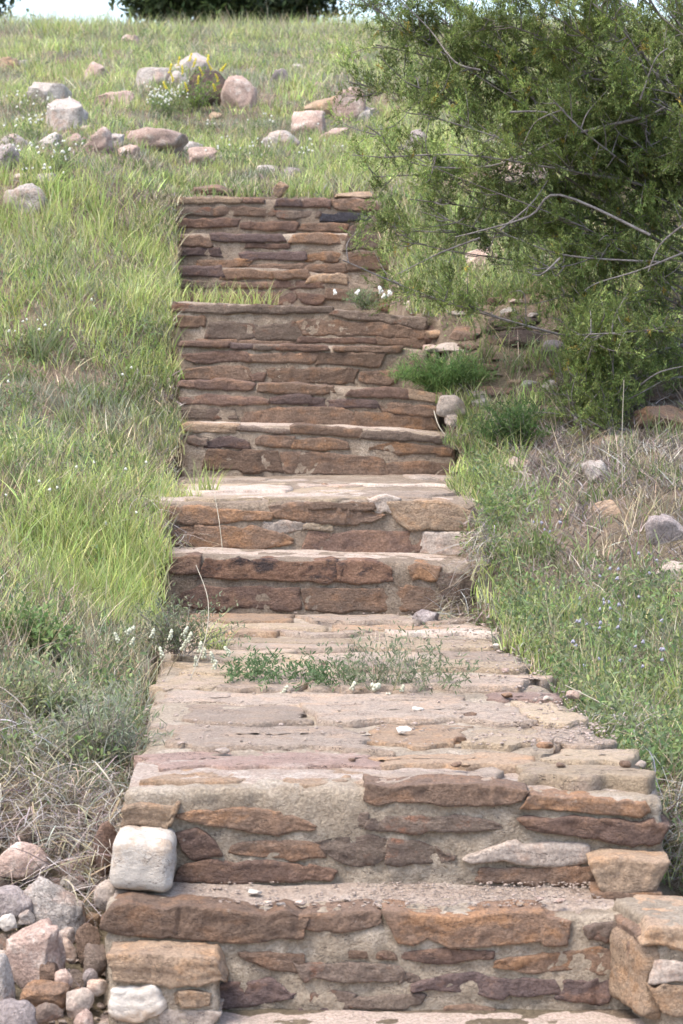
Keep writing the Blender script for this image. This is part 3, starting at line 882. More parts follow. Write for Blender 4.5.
def gravel(name, n, gen, smin, smax, label, seed):
    r = np.random.default_rng(seed); V0, F0 = ICO[1]
    Vs, Fs = [], []
    for i in range(n):
        X, Y, Z = gen(r)
        s = r.uniform(smin, smax) * r.uniform(.6, 1.2)
        S = V0 * (1 + .35 * r.normal(size=(len(V0), 1)).clip(-1, 1)) * np.array([s, s * .8, s * r.uniform(.25, .5)])
        a = r.uniform(0, 6.28); c_, s_ = math.cos(a), math.sin(a)
        S = np.stack([S[:, 0] * c_ - S[:, 1] * s_, S[:, 0] * s_ + S[:, 1] * c_, S[:, 2]], 1)
        Vs.append(S + np.array([X, Y, Z])); Fs.append(F0 + i * len(V0))
    o = mesh_obj(name, np.concatenate(Vs), np.concatenate(Fs), GRAVEL, smooth=False)
    tag(o, label, 'gravel', kind='stuff')
def g1(r):
    X = r.uniform(-.4, .62) if r.random() < .4 else r.uniform(.05, .62); Y = r.uniform(6.03, 6.25)
    return X, Y, tread_z(X, Y) + .004
def g2(r):
    Y = r.uniform(6.3, 10) if r.random() < .6 else r.uniform(6.3, 7.2)
    l, rr = edges(Y); u = r.random()
    X = rr - abs(r.normal()) * .18 if u < .6 else r.uniform(l, rr)
    return X, Y, (tread_z(X, Y) if Y > 6.8 else at(0, 789, 6.5)[2]) + .006
def g3(r):
    X = r.uniform(-.35, .7); Y = r.uniform(5.4, 6.0); return X, Y, at(0, 1010, 6.0)[2] - .004
def g4(r):
    l, rr = edges(6.2); X = l - r.uniform(.0, .5); Y = r.uniform(5.6, 6.7); return X, Y, float(terrain(X, Y)) + .005
gravel('gravel', 800, g1, .0016, .0065, 'pink gravel scattered on the lowest tread', 1)
gravel('gravel', 1500, g2, .002, .0085, 'fine grit and gravel scattered along the long landing', 2)
gravel('gravel', 900, g3, .0018, .0065, 'pink gravel at the foot of the lowest step', 3)
gravel('gravel', 380, g4, .006, .020, 'brown stone chips filling the gaps of the rock pile', 4)

def foot():
    g = np.linspace(-.75, 1.3, 130); ys = np.linspace(4.2, 6.03, 110)
    X, Y = np.meshgrid(g, ys); Z = at(0, 1010, 6.0)[2] + .006 * n2(X, Y, 9, 2, 4) - .002
    nx, ny = len(g), len(ys)
    i = (np.arange(ny - 1)[:, None] * nx + np.arange(nx - 1)[None]).ravel()
    o = mesh_obj('path', np.stack([X, Y, Z], -1).reshape(-1, 3), np.stack([i, i + 1, i + nx + 1, i + nx], 1), GRAVEL, origin=(0, 0, 0))
    tag(o, 'gritty pink path at the foot of the steps', 'path', kind='structure')
foot()

# ------------------------------------------------------------------ blades
class Blades:
    def __init__(s): s.V = []; s.Q = []; s.T = []; s.C = []; s.n = 0
    def add(s, base, d, L, w, bend, col, segs=3, prof='blade', rs=None):
        """base,d (N,3); L,w (N,); bend (N,3) offset at tip in units of L; col (N,3)"""
        rs = rs or rng
        N = len(base)
        if N == 0: return
        L = np.broadcast_to(L, (N,))[:, None]; w = np.broadcast_to(w, (N,))[:, None]
        a = rs.uniform(0, 2 * np.pi, N)
        side = np.stack([np.cos(a), np.sin(a), 0 * a], 1)
        side = side - d * np.sum(side * d, 1, keepdims=True); side /= np.linalg.norm(side, axis=1, keepdims=True) + 1e-9
        rows = []
        for k in range(segs + 1):
            t = k / segs
            p = base + d * L * t + bend * L * t * t
            ww = {'blade': (1 - t) ** .6, 'leaf': math.sin(math.pi * min(max(t, .0), 1)) ** .8 + .12 * (1 - t), 'stem': 1 - .5 * t}[prof]
            if k == segs: rows.append((p,))
            else: rows.append((p - side * w * ww * .5, p + side * w * ww * .5))
        vs = np.concatenate([np.stack(r, 1).reshape(N, len(r), 3) for r in rows], 1)
        nv = vs.shape[1]
        b0 = s.n + np.arange(N)[:, None] * nv
        for k in range(segs - 1):
            s.Q.append(b0 + np.array([[2 * k, 2 * k + 1, 2 * k + 3, 2 * k + 2]]))
        s.T.append(b0 + np.array([[2 * segs - 2, 2 * segs - 1, 2 * segs]]))
        s.V.append(vs.reshape(-1, 3)); s.C.append(np.repeat(col, nv, axis=0)); s.n += N * nv
    def build(s, name, mat, parent=None, origin=None):
        return mesh_obj(name, np.concatenate(s.V), ([np.concatenate(s.Q)] if s.Q else []) + [np.concatenate(s.T)], mat, parent, smooth=False, origin=origin, col=np.concatenate(s.C))

def unit(v): return v / (np.linalg.norm(v, axis=-1, keepdims=True) + 1e-9)
def rdir(n, lean, rs):
    a = rs.uniform(0, 2 * np.pi, n); s = lean * np.sqrt(rs.uniform(0, 1, n))
    return unit(np.stack([np.cos(a) * s, np.sin(a) * s, np.ones(n)], 1))
def pick(pal, n, rs, var=.18):
    pal = np.asarray(pal); c = pal[rs.integers(0, len(pal), n)]
    return c * np.exp(rs.normal(0, var, (n, 1))) * np.exp(rs.normal(0, .06, (n, 3)))

LUSH = [(.40, .455, .145), (.335, .41, .125), (.47, .50, .19), (.27, .35, .115), (.50, .48, .25)]
MIDG = [(.17, .225, .075), (.20, .25, .10), (.15, .20, .07), (.235, .27, .12)]
GREYG = [(.29, .305, .20), (.23, .255, .16), (.34, .345, .25)]
STRAW = [(.40, .335, .21), (.33, .27, .17), (.46, .40, .27), (.27, .215, .145)]
DEAD = [(.27, .23, .195), (.20, .165, .14), (.34, .30, .26), (.15, .12, .10)]

def outside(X, Y, m=.0):
    l, r = edges(Y); w = .05 * n2(X, Y, 3, 31)
    return (X < l + m + w) | (X > r - m * .3 + w) | (Y > 15.22)

def grass():
    rs = np.random.default_rng(21)
    # candidate tuft positions, denser near
    N = 54000
    u = rs.random(N)
    Y = 5.3 + (31.5 - 5.3) * u ** 1.25
    half = .20 * Y + .6
    X = rs.uniform(-1, 1, N) * half
    # thicker fringe along both sides of the steps
    Ye = rs.uniform(6.9, 15.3, 1500); l, r = edges(Ye); lf = rs.random(1500) < .6
    Xe = np.where(lf, l - .025 - np.abs(rs.normal(0, .11, 1500)), r + np.abs(rs.normal(0, .10, 1500)))
    Yt = rs.uniform(15.15, 18.5, 1400); Xt = rs.uniform(-1.2, .7, 1400)
    Yr = rs.uniform(11.8, 15, 700); Xr = rs.uniform(.35, 1.3, 700)
    X = np.concatenate([X, Xe, Xt, Xr]); Y = np.concatenate([Y, Ye, Yt, Yr])
    ok = outside(X, Y, -.015)
    for (rx, ry, rw, rd) in ROCKS:
        ok &= ~((np.abs(X - rx) < rw * .85) & (Y > ry - np.where(ry > 15.5, -.05, .10)) & (Y < ry + rd))
    X, Y = X[ok], Y[ok]; Z = terrain(X, Y)
    px, py = proj(np.stack([X, Y, Z], 1))
    na = n2(X, Y, 1.1, 41); nb = n2(X, Y, 2.6, 43); nc = n2(X, Y, .5, 47)
    right = X > np.interp(Y, EY, (EL + ER) / 2)
    kind = np.full(len(X), 0)               # 0 lush 1 mid 2 grey 3 straw 4 dead litter 5 forb 6 none
    r = rs.random(len(X))
    left_lo = (~right) & (Y < 16)
    kind = np.where(r < .50 + 1.1 * na, 0, np.where(r < .62 + .7 * nb, 1, np.where(r < .82, 2, 3)))
    # dry speckled patches
    dry = (nb > .16)
    kind = np.where(dry & (rs.random(len(X)) < .55), np.where(rs.random(len(X)) < .5, 3, 4), kind)
    # forbs everywhere a little
    kind = np.where((nc > .1) & (rs.random(len(X)) < .25), 5, kind)
    # bottom left corner is dry, grey bank
    bl = (~right) & (py > 640)
    q = rs.random(len(X))
    kind = np.where(bl, np.where(q < .25, 2, np.where(q < .45, 5, np.where(q < .75, 3, np.where(q < .9, 4, 1)))), kind)
    bl2 = (~right) & (py > 800)
    kind = np.where(bl2, np.where(q < .93, 6, 4), kind)
    # right: leafy green by the landing, twiggy litter below the tree
    rg = right & (Y < 10.6)
    kind = np.where(rg, np.where(q < .50, 5, np.where(q < .64, 2, np.where(q < .76, 0, np.where(q < .90, 3, 4)))), kind)
    lit = right & (px > 525 + 60 * nb) & (py > 385) & (py < 590 + 40 * na)
    kind = np.where(lit, np.where(q < .12, 3, np.where(q < .62, 4, np.where(q < .70, 1, 6))), kind)
    rm = right & (Y >= 10.6) & (Y < 15.2) & ~lit
    kind = np.where(rm, np.where(q < .3, 1, np.where(q < .5, 5, np.where(q < .65, 3, np.where(q < .73, 4, 0)))), kind)
    fr = (py > 890) & right
    kind = np.where(fr, 6, kind)
    hill = Y > 16
    hq = rs.random(len(X))
    kind = np.where(hill & (hq < .5), np.where(nb > .02, 2, 0), np.where(hill & (hq < .68), 3, kind))
    green, dryb, forb = Blades(), Blades(), Blades()
    spec = {0: (LUSH, 17, .145, .40, .0042, green), 1: (MIDG, 16, .13, .5, .004, green), 2: (GREYG, 15, .13, .6, .0035, green),
            3: (STRAW, 10, .17, .6, .0028, dryb), 4: (DEAD, 14, .10, 1.6, .003, dryb)}
    for k, (pal, nb_, hgt, lean, wid, acc) in spec.items():
        idx = np.where(kind == k)[0]
        # near the back fewer, wider blades
        cnt = np.maximum(5, (nb_ * np.clip(13 / Y[idx], .5, 1.15) * rs.uniform(.5, 1.3, len(idx)))).astype(int)
        rep = np.repeat(idx, cnt); n = len(rep)
        tuft = np.repeat(rs.uniform(.55, 1.25, len(idx)), cnt) * (1 + .5 * na[rep])
        rad = .045 * (1 + Y[rep] / 30)
        a = rs.uniform(0, 6.283, n); rr = rad * np.sqrt(rs.random(n))
        bx = X[rep] + np.cos(a) * rr; by = Y[rep] + np.sin(a) * rr
        el, er = edges(by); st = by < 15.2
        gx = np.where(st & (bx > el - .08) & (bx < (el + er) / 2), el - .08, np.where(st & (bx < er + .08) & (bx > (el + er) / 2), er + .08, bx))
        bz = terrain(gx, by) - .006
        if k == 4: bz = bz + rs.uniform(0, .04, n)
        d = rdir(n, lean, rs)
        L = hgt * tuft * rs.uniform(.45, 1.25, n) * np.where(Y[rep] > 27, 1.6, 1) * np.where((Y[rep] > 15) & (Y[rep] < 26), .78, 1)
        edge = np.minimum(np.abs(bx - np.interp(by, EY, EL)), np.abs(bx - np.interp(by, EY, ER)))
        L = L * np.where((by < 15.5) & (edge < .12), np.where(bx < 0, .75, .65), 1)
        b = np.stack([rs.normal(0, .25, n), rs.normal(0, .25, n), -np.abs(rs.normal(.12, .18, n))], 1)
        tcol = np.repeat(np.exp(rs.normal(0, .22, len(idx))), cnt)[:, None]
        acc.add(np.stack([bx, by, bz], 1), d, L, wid * (1 + Y[rep] / 22) * rs.uniform(.6, 1.3, n), b, pick(pal, n, rs, .14) * tcol, 3, rs=rs)
        # withered blades low in each green tuft
        if k < 3:
            m = rs.random(n) < .22
            acc2 = dryb
            nn = m.sum()
            acc2.add(np.stack([bx, by, bz], 1)[m], rdir(nn, 1.0, rs), L[m] * .75, .0026 * (1 + Y[rep][m] / 22), np.stack([rs.normal(0, .3, nn), rs.normal(0, .3, nn), -np.abs(rs.normal(.2, .2, nn))], 1), pick(STRAW + DEAD, nn, rs), 2, rs=rs)
    idx = np.where(kind == 5)[0]
    cnt = rs.integers(18, 42, len(idx)); rep = np.repeat(idx, cnt); n = len(rep)
    hh = np.repeat(rs.uniform(.03, .15, len(idx)), cnt)
    bx = X[rep] + rs.normal(0, .035, n); by = Y[rep] + rs.normal(0, .035, n)
    bz = terrain(bx, by) + hh * rs.random(n)
    tone = np.repeat(rs.integers(0, 3, len(idx)), cnt)
    c = np.where((tone == 0)[:, None], pick([(.17, .235, .085), (.21, .27, .10)], n, rs), np.where((tone == 1)[:, None], pick([(.13, .18, .08), (.17, .21, .11)], n, rs), pick([(.26, .30, .12), (.21, .25, .13)], n, rs)))
    d = unit(rs.normal(size=(n, 3)) + np.array([0, 0, .6]))
    forb.add(np.stack([bx, by, bz], 1), d, rs.uniform(.012, .032, n), rs.uniform(.005, .010, n), np.stack([0 * bx, 0 * bx, -.2 + 0 * bx], 1), c, 3, 'leaf', rs=rs)
    tag(green.build('grass', LEAF, origin=(0, 10, 1)), 'green and yellowish meadow grass covering the hillside', 'grass', kind='stuff')
    tag(dryb.build('dry_grass', DRY, origin=(0, 10, 1)), 'straw coloured dead grass and litter between the green blades', 'dry grass', kind='stuff')
    tag(forb.build('ground_cover', LEAF, origin=(0, 10, 1)), 'small leafy green weeds spreading among the grass', 'ground cover', kind='stuff')
    return X, Y, Z, px, py
grass()

# ------------------------------------------------------------------ single plants
def G(px, py): return ground_hit(px, py)

def tuft(name, base, n, L, spread, lean, pal, label, cat, width=.003, seed=1, droop=.25, mat=LEAF, group=None, dirbias=(0, 0, 0), segs=4):
    rs = np.random.default_rng(seed); B = Blades()
    a = rs.uniform(0, 6.283, n); r = spread * np.sqrt(rs.random(n))
    b = np.stack([base[0] + np.cos(a) * r, base[1] + np.sin(a) * r * .7, np.full(n, base[2] - .01)], 1)
    d = unit(rdir(n, lean, rs) + np.asarray(dirbias))
    B.add(b, d, L * rs.uniform(.45, 1.1, n), width * rs.uniform(.6, 1.3, n), np.stack([rs.normal(0, .2, n), rs.normal(0, .2, n), -np.abs(rs.normal(droop, droop * .6, n))], 1), pick(pal, n, rs), segs, rs=rs)
    o = B.build(name, mat, origin=base)
    if label: tag(o, label, cat, group)
    return o

def bush(name, base, h, w, n_stem, pal, label, cat, seed=1, leaf=(.012, .004), per=26, stempal=DEAD, flowers=None, group=None, depth=None, prof='leaf'):
    """stems fanned from the base with leaves along them; parts: stems, foliage, flower_head"""
    rs = np.random.default_rng(seed)
    root = empty(name, tuple(base)); tag(root, label, cat, group)
    S, Lf = Blades(), Blades(); dpt = depth or w * .7
    tips = np.stack([rs.uniform(-1, 1, n_stem) * w, rs.uniform(-1, 1, n_stem) * dpt, h * (1 - .55 * rs.random(n_stem) ** 1.0)], 1)
    tips[:, 2] *= np.sqrt(np.clip(1.15 - (tips[:, 0] / w) ** 2, .2, 1))
    b = np.asarray(base) + np.stack([rs.normal(0, .12 * w, n_stem), rs.normal(0, .12 * w, n_stem), np.full(n_stem, -.01)], 1)
    Ls = np.linalg.norm(tips, axis=1); d0 = unit(tips + np.array([0, 0, .3]) * Ls[:, None]); bend = tips / Ls[:, None] - d0
    S.add(b, d0, Ls, .0035, bend, pick(stempal, n_stem, rs), 4, 'stem', rs=rs)
    t = rs.uniform(.2, 1.05, (n_stem, per))
    P = b[:, None] + (d0 * Ls[:, None])[:, None] * t[..., None] + (bend * Ls[:, None])[:, None] * (t ** 2)[..., None]
    P = P.reshape(-1, 3) + rs.normal(0, .008, (n_stem * per, 3)); n = len(P)
    Lf.add(P, unit(rs.normal(size=(n, 3)) + np.array([0, 0, .7]) + np.repeat(unit(tips), per, 0) * .5), leaf[0] * rs.uniform(.6, 1.4, n), leaf[1] * rs.uniform(.7, 1.3, n),
           np.tile([0, 0, -.15], (n, 1)), pick(pal, n, rs), 3, prof, rs=rs)
    S.build('stems', DRY, root, origin=base); Lf.build('foliage', LEAF, root, origin=base)
    for f in (flowers or []):
        flower_head(f[0], f[1], f[2], root, f[3] if len(f) > 3 else (.72, .70, .58))
    return root

V2, F2 = ICO[2]
def flower_head(P, L, R, parent, col=(.72, .70, .58), tilt=None):
    """lumpy spike of small pale florets"""
    global SEED
    SEED += 1; rs = np.random.default_rng(SEED)
    ax = unit(np.array([rs.normal(0, .5), rs.normal(0, .4), 1.0])) if tilt is None else unit(np.asarray(tilt, float))
    Vs, Fs = [], []; n = 11; V1, F1 = ICO[1]
    s1_ = unit(np.cross(ax, [0, 1, .2])); s2_ = np.cross(ax, s1_)
    for k in range(n):
        t = k / (n - 1); a = k * 2.4
        c = np.asarray(P) + ax * L * (t - .2) + (s1_ * math.cos(a) + s2_ * math.sin(a)) * R * (.7 - .45 * t)
        Vs.append(V1 * R * rs.uniform(.45, .75) * np.array([1, 1, 1.2]) + c); Fs.append(F1 + k * len(V1))
    V = np.concatenate(Vs)
    C = np.tile(col, (len(V), 1)) * np.exp(rs.normal(0, .06, (len(V), 1)))
    return mesh_obj('flower_head', V, np.concatenate(Fs), PETAL, parent, col=C)

# silvery sage clump and dead grass on the lower left bank
sg = at(98, 782, 7.0); sg[2] = terrain(sg[0], sg[1])
bush('sagebrush', sg, .27, .17, 110, [(.30, .305, .21), (.25, .265, .17), (.36, .355, .26), (.21, .24, .13)], 'grey green sagebrush clump beside the left edge of the landing', 'shrub', 3, (.026, .0035), 34)
sg2 = at(38, 735, 7.4); sg2[2] = terrain(sg2[0], sg2[1])
bush('weed', sg2, .24, .16, 60, [(.26, .29, .15), (.21, .25, .11), (.32, .33, .19)], 'pale weedy bush left of the grey sagebrush', 'weed', 4, (.022, .006), 26)
w3 = at(28, 668, 8.2); w3[2] = terrain(w3[0], w3[1])
bush('weed', w3, .16, .15, 50, [(.16, .23, .08), (.20, .27, .10)], 'low dark green broadleaf weed at the left edge above the sagebrush', 'weed', 5, (.022, .010), 30)
def dead_mat(name, c, n, L, seed, label, bias, w=.25):
    rs = np.random.default_rng(seed); B = Blades()
    b = np.stack([c[0] + rs.uniform(-w, w, n), c[1] + rs.uniform(-.12, .2, n), np.zeros(n)], 1)
    b[:, 2] = terrain(b[:, 0], b[:, 1]) + rs.uniform(0, .10, n)
    d = unit(np.stack([rs.normal(0, .7, n), rs.normal(-.3, .5, n), rs.normal(-.05, .4, n)], 1) + np.asarray(bias))
    B.add(b, d, L * rs.uniform(.4, 1.2, n), .0032 * rs.uniform(.5, 1.3, n), np.stack([rs.normal(0, .25, n), rs.normal(0, .2, n), -np.abs(rs.normal(.3, .2, n))], 1), pick(DEAD + STRAW[:2] + [(.40, .37, .34), (.44, .40, .36)], n, rs), 4, rs=rs)
    o = B.build(name, DRY, origin=c); tag(o, label, 'dead grass'); return o
c = at(50, 850, 6.62); c[2] = terrain(c[0], c[1])
dead_mat('dead_grass', c, 800, .17, 8, 'grey mat of dead grass hanging over the rock pile', (0, -.3, .1), .24)
c = at(70, 868, 6.42); c[2] = terrain(c[0], c[1])
dead_mat('dead_grass', c, 420, .19, 15, 'dangling grey grass strands at the foot of the dead mat beside the rust red stone', (.1, -.2, .3), .11)
c = at(30, 785, 7.0); c[2] = terrain(c[0], c[1])
dead_mat('dead_grass', c, 500, .2, 9, 'bleached straw lying between the weeds and the rock pile', (0, -.2, .2), .26)
c = at(455, 600, 9.9); c[2] = tread_z(c[0], 9.9) + .02
dead_mat('dead_grass', at(470, 596, 10.0), 600, .2, 10, 'dry straw tuft drooping over the right end of the lower middle step', (-.5, -.3, .3), .1)
c = at(672, 850, 6.5); c[2] = terrain(c[0], c[1])
dead_mat('dead_grass', at(690, 855, 6.5), 500, .2, 12, 'dead grey stalks right of the second step', (0, -.2, .6), .09)
dead_mat('dead_grass', at(625, 755, 7.3), 260, .14, 13, 'bleached roots and straw along the right edge of the landing', (-.3, -.2, .1), .12)
dead_mat('dead_grass', at(165, 570, 10.3), 260, .2, 14, 'bleached straw draped over the left end of the middle steps', (.3, -.3, .1), .12)

# long bent dry stalks
def stalk(pts, Y, r, label, mat=DRY, col=(.44, .39, .30)):
    P = np.array([at(x, y, Y_) for (x, y), Y_ in zip(pts, Y)])
    V, Fc = tube(P, r); C = np.tile(col, (len(V), 1))
    o = mesh_obj('dry_stalk', V, Fc, mat, col=C); tag(o, label, 'dry stalk'); return o
def tube(P, r, sides=5):
    P = np.asarray(P, float)
    # resample smooth
    n = len(P); t = np.linspace(0, n - 1, max(2, (n - 1) * 5 + 1))
    i = np.clip(t.astype(int), 0, n - 2); f = t - i
    p0 = P[np.clip(i - 1, 0, n - 1)]; p1 = P[i]; p2 = P[i + 1]; p3 = P[np.clip(i + 2, 0, n - 1)]
    f = f[:, None]
    C = .5 * ((2 * p1) + (-p0 + p2) * f + (2 * p0 - 5 * p1 + 4 * p2 - p3) * f ** 2 + (-p0 + 3 * p1 - 3 * p2 + p3) * f ** 3)
    r = np.interp(t, np.linspace(0, n - 1, len(np.atleast_1d(r))), np.atleast_1d(r))
    T = unit(np.gradient(C, axis=0)); ref = np.array([.13, .3, .94]); ref2 = np.array([.9, .1, .2])
    A = np.cross(T, ref); bad = np.linalg.norm(A, axis=1) < .15; A[bad] = np.cross(T[bad], ref2); A = unit(A); Bn = np.cross(T, A)
    an = np.linspace(0, 2 * np.pi, sides, endpoint=False)
    V = C[:, None] + (A[:, None] * np.cos(an)[None, :, None] + Bn[:, None] * np.sin(an)[None, :, None]) * r[:, None, None]
    m = len(C); j = np.arange(sides)
    q = np.concatenate([np.stack([k * sides + j, k * sides + (j + 1) % sides, (k + 1) * sides + (j + 1) % sides, (k + 1) * sides + j], 1) for k in range(m - 1)])
    return V.reshape(-1, 3), q
stalk([(176, 715), (190, 680), (205, 640), (208, 600), (196, 565)], [8.2, 8.2, 8.3, 8.4, 8.5], (.0018, .0012), 'long pale bent stalk rising from the landing flowers')
stalk([(121, 803), (108, 778), (95, 762)], [6.6, 6.6, 6.65], (.003, .002), 'thick pale stalk leaning at the corner of the second step')
stalk([(223, 555), (219, 520), (214, 492)], [10.3, 10.35, 10.5], (.0018, .0012), 'thin straw hanging over the upper middle step')
stalk([(683, 770), (630, 720), (565, 685)], [7.4, 7.5, 7.6], (.002, .0015), 'long straw arching over the right edge of the landing')
stalk([(623, 500), (622, 440), (624, 380)], [10.4, 10.4, 10.4], (.0022, .0014), 'tall straight straw standing in front of the juniper')
stalk([(434, 411), (440, 428), (455, 446)], [12.0, 11.9, 11.9], (.003, .002), 'curved pale stalk beside the round cobble')

# fresh tufts
def tz(px, py, Y):
    p = at(px, py, Y); return p
p = at(213, 655, 8.9); p[2] = tread_z(p[0], 8.9)
tuft('grass_tuft', p, 70, .16, .05, .5, LUSH, 'bright green grass tuft growing on the left edge of the landing', 'grass tuft', .0045, 31)
p = at(205, 500, 10.9); p[2] = tread_z(p[0], 10.9)
tuft('grass_tuft', p, 60, .20, .05, .45, LUSH, 'bright green grass tuft on the left end of the middle landing', 'grass tuft', .0045, 32)
p = at(180, 503, 10.7); p[2] = tread_z(p[0], 10.7)
tuft('grass_tuft', p, 120, .11, .09, .7, LUSH[:3] + STRAW[:1], 'short yellowish tuft at the left corner of the middle landing', 'grass tuft', .004, 33)
p = at(240, 300, 13.5); p[2] = 1.6
for k, (x, n) in enumerate(((190, 90), (222, 110), (258, 70))):
    q_ = at(x, 303, 13.35 + .1 * k)
    tuft('grass_tuft', q_, n, .17, .13, .6, LUSH, ['leftmost green grass tuft on the ledge below the top flight', 'middle and fullest grass tuft on the ledge below the top flight', 'rightmost sparse grass tuft on the ledge below the top flight'][k], 'grass tuft', .0045, 34 + k)
q_ = at(365, 308, 13.4)
bush('wildflower', q_, .12, .12, 40, [(.14, .19, .09), (.18, .22, .11)], 'white flowered weed on the ledge under the top flight', 'wildflower', 40, (.022, .004), 20,
     flowers=[(at(381, 291, 13.3), .028, .012, (.85, .85, .80)), (at(390, 294, 13.3), .022, .012, (.85, .85, .80)), (at(335, 293, 13.3), .02, .009, (.85, .85, .80)), (at(357, 293, 13.3), .02, .009, (.85, .85, .80)), (at(384, 297, 13.35), .018, .01, (.85, .85, .80))])

# fern-like bright plant and leafy plant beside the upper steps
p = at(438, 388, 12.45); p[2] = at(438, 390, 12.45)[2]
bush('feathery_plant', p, .20, .25, 130, [(.17, .26, .085), (.21, .30, .10), (.13, .21, .065)], 'bright green feathery plant beside the upper steps', 'plant', 41, (.03, .0035), 44, stempal=[(.12, .18, .06)], depth=.12)
p = at(512, 452, 11.75); p[2] = terrain(p[0], p[1])
bush('leafy_plant', p, .22, .17, 80, [(.085, .145, .045), (.11, .17, .055), (.14, .20, .07)], 'dark leafy plant growing below the round cobble', 'plant', 42, (.028, .006), 34, depth=.15)
# juniper shoot on the right
p = at(607, 425, 11.5); p[2] = terrain(p[0], p[1])
JUN = [(.165, .215, .065), (.20, .245, .072), (.135, .185, .058), (.24, .28, .088), (.175, .20, .075)]

# landing plant with cream flower heads
def landing_plant():
    Yc = 8.05
    base = at(330, 710, Yc); base[2] = tread_z(0, Yc)
    root = empty('milkvetch', tuple(base)); tag(root, 'low grey green flowering plant sprawling across the middle of the landing', 'flowering plant')
    rs = np.random.default_rng(51); S, L = Blades(), Blades()
    n = 84
    x = np.concatenate([rs.uniform(225, 350, 44), rs.uniform(340, 450, 40)])
    bx = np.array([at(v, 700, Yc)[0] for v in x]); by = Yc + rs.normal(0, .10, n) - (x - 330) * .0006
    hgt = np.where(x > 345, .13, .07) * np.where((x > 355) & (x < 415), 1.5, 1)
    b = np.stack([bx, by, np.full(n, base[2])], 1)
    d = unit(np.stack([rs.normal(0, .9, n), rs.normal(0, .6, n), np.ones(n)], 1)); Ls = hgt * rs.uniform(.6, 1.3, n)
    S.add(b, d, Ls, .003, np.tile([0, 0, -.2], (n, 1)), pick([(.20, .21, .12)], n, rs), 3, 'stem', rs=rs)
    per = 34; t = rs.uniform(.05, 1.1, (n, per))
    P = (b[:, None] + (d * Ls[:, None])[:, None] * t[..., None]).reshape(-1, 3) + rs.normal(0, .012, (n * per, 3))
    P[:, 2] = np.maximum(P[:, 2], base[2] + .004)
    m = len(P); c = np.repeat(np.where((x > 345)[:, None], [[.19, .215, .125]], [[.115, .175, .075]]), per, 0) * np.exp(rs.normal(0, .16, (m, 1)))
    L.add(P, unit(rs.normal(size=(m, 3)) + [0, 0, .5]), rs.uniform(.012, .026, m), .005, np.tile([0, 0, -.1], (m, 1)), c, 3, 'leaf', rs=rs)
    # spindly upright twigs
    n2_ = 60; xx = rs.uniform(350, 425, n2_); b2 = np.array([at(v, 698, Yc - .02) for v in xx]); b2[:, 2] = base[2]
    S.add(b2, rdir(n2_, .6, rs), rs.uniform(.12, .24, n2_), .0018, np.stack([rs.normal(0, .2, n2_)] * 2 + [0 * xx - .05], 1), pick(GREYG + STRAW, n2_, rs), 4, rs=rs)
    S.build('stems', DRY, root, origin=base); L.build('foliage', LEAF, root, origin=base)
    for (fx, fy, L_, R_, tl) in [(283, 693, .035, .009, (.6, 0, 1)), (271, 702, .025, .009, (0, 0, 1)), (286, 713, .04, .010, (1, 0, -.5)), (345, 712, .06, .008, (1, 0, .25)), (362, 710, .03, .009, (1, 0, .1)),
            (374, 687, .022, .014, (1, 0, .2)), (378, 697, .05, .012, (1, 0, .2)), (392, 699, .045, .012, (1, 0, -.1)), (352, 688, .025, .009, (.5, 0, 1)), (225, 708, .03, .010, (-.5, 0, .8)), (372, 700, .03, .011, (1, 0, -.2)), (283, 723, .02, .009, (0, 0, 1)), (380, 716, .04, .008, (1, 0, .05)), (402, 690, .02, .008, (.3, 0, 1))]:
        flower_head(at(fx, fy, Yc - .19), L_ * .9, R_ * .75, root, (.66, .66, .44) if fx in (345, 362, 380) else (.62, .61, .47), tl)
landing_plant()

# clump with cream flower spikes at the left of the landing
def left_vetch():
    Yc = 8.6
    base = at(178, 690, Yc); base[2] = tread_z(0, Yc) + .03
    fl = [(128, 632), (118, 640), (131, 645), (152, 636), (170, 638), (184, 634), (188, 640), (183, 648), (200, 650), (204, 656), (213, 660), (214, 668), (229, 653), (209, 685), (213, 690), (219, 699), (180, 700), (175, 706), (196, 664), (226, 708), (162, 655)]
    bush('milkvetch', base, .20, .22, 70, [(.20, .22, .12), (.17, .19, .10), (.24, .25, .16)], 'straggly plant with cream flower spikes at the left edge of the landing', 'flowering plant', 52, (.016, .005), 26,
         flowers=[(at(x, y, Yc - .25 + .03 * (k % 5)), .030, .0075, (.60, .60, .46)) for k, (x, y) in enumerate(fl)], depth=.12)
left_vetch()

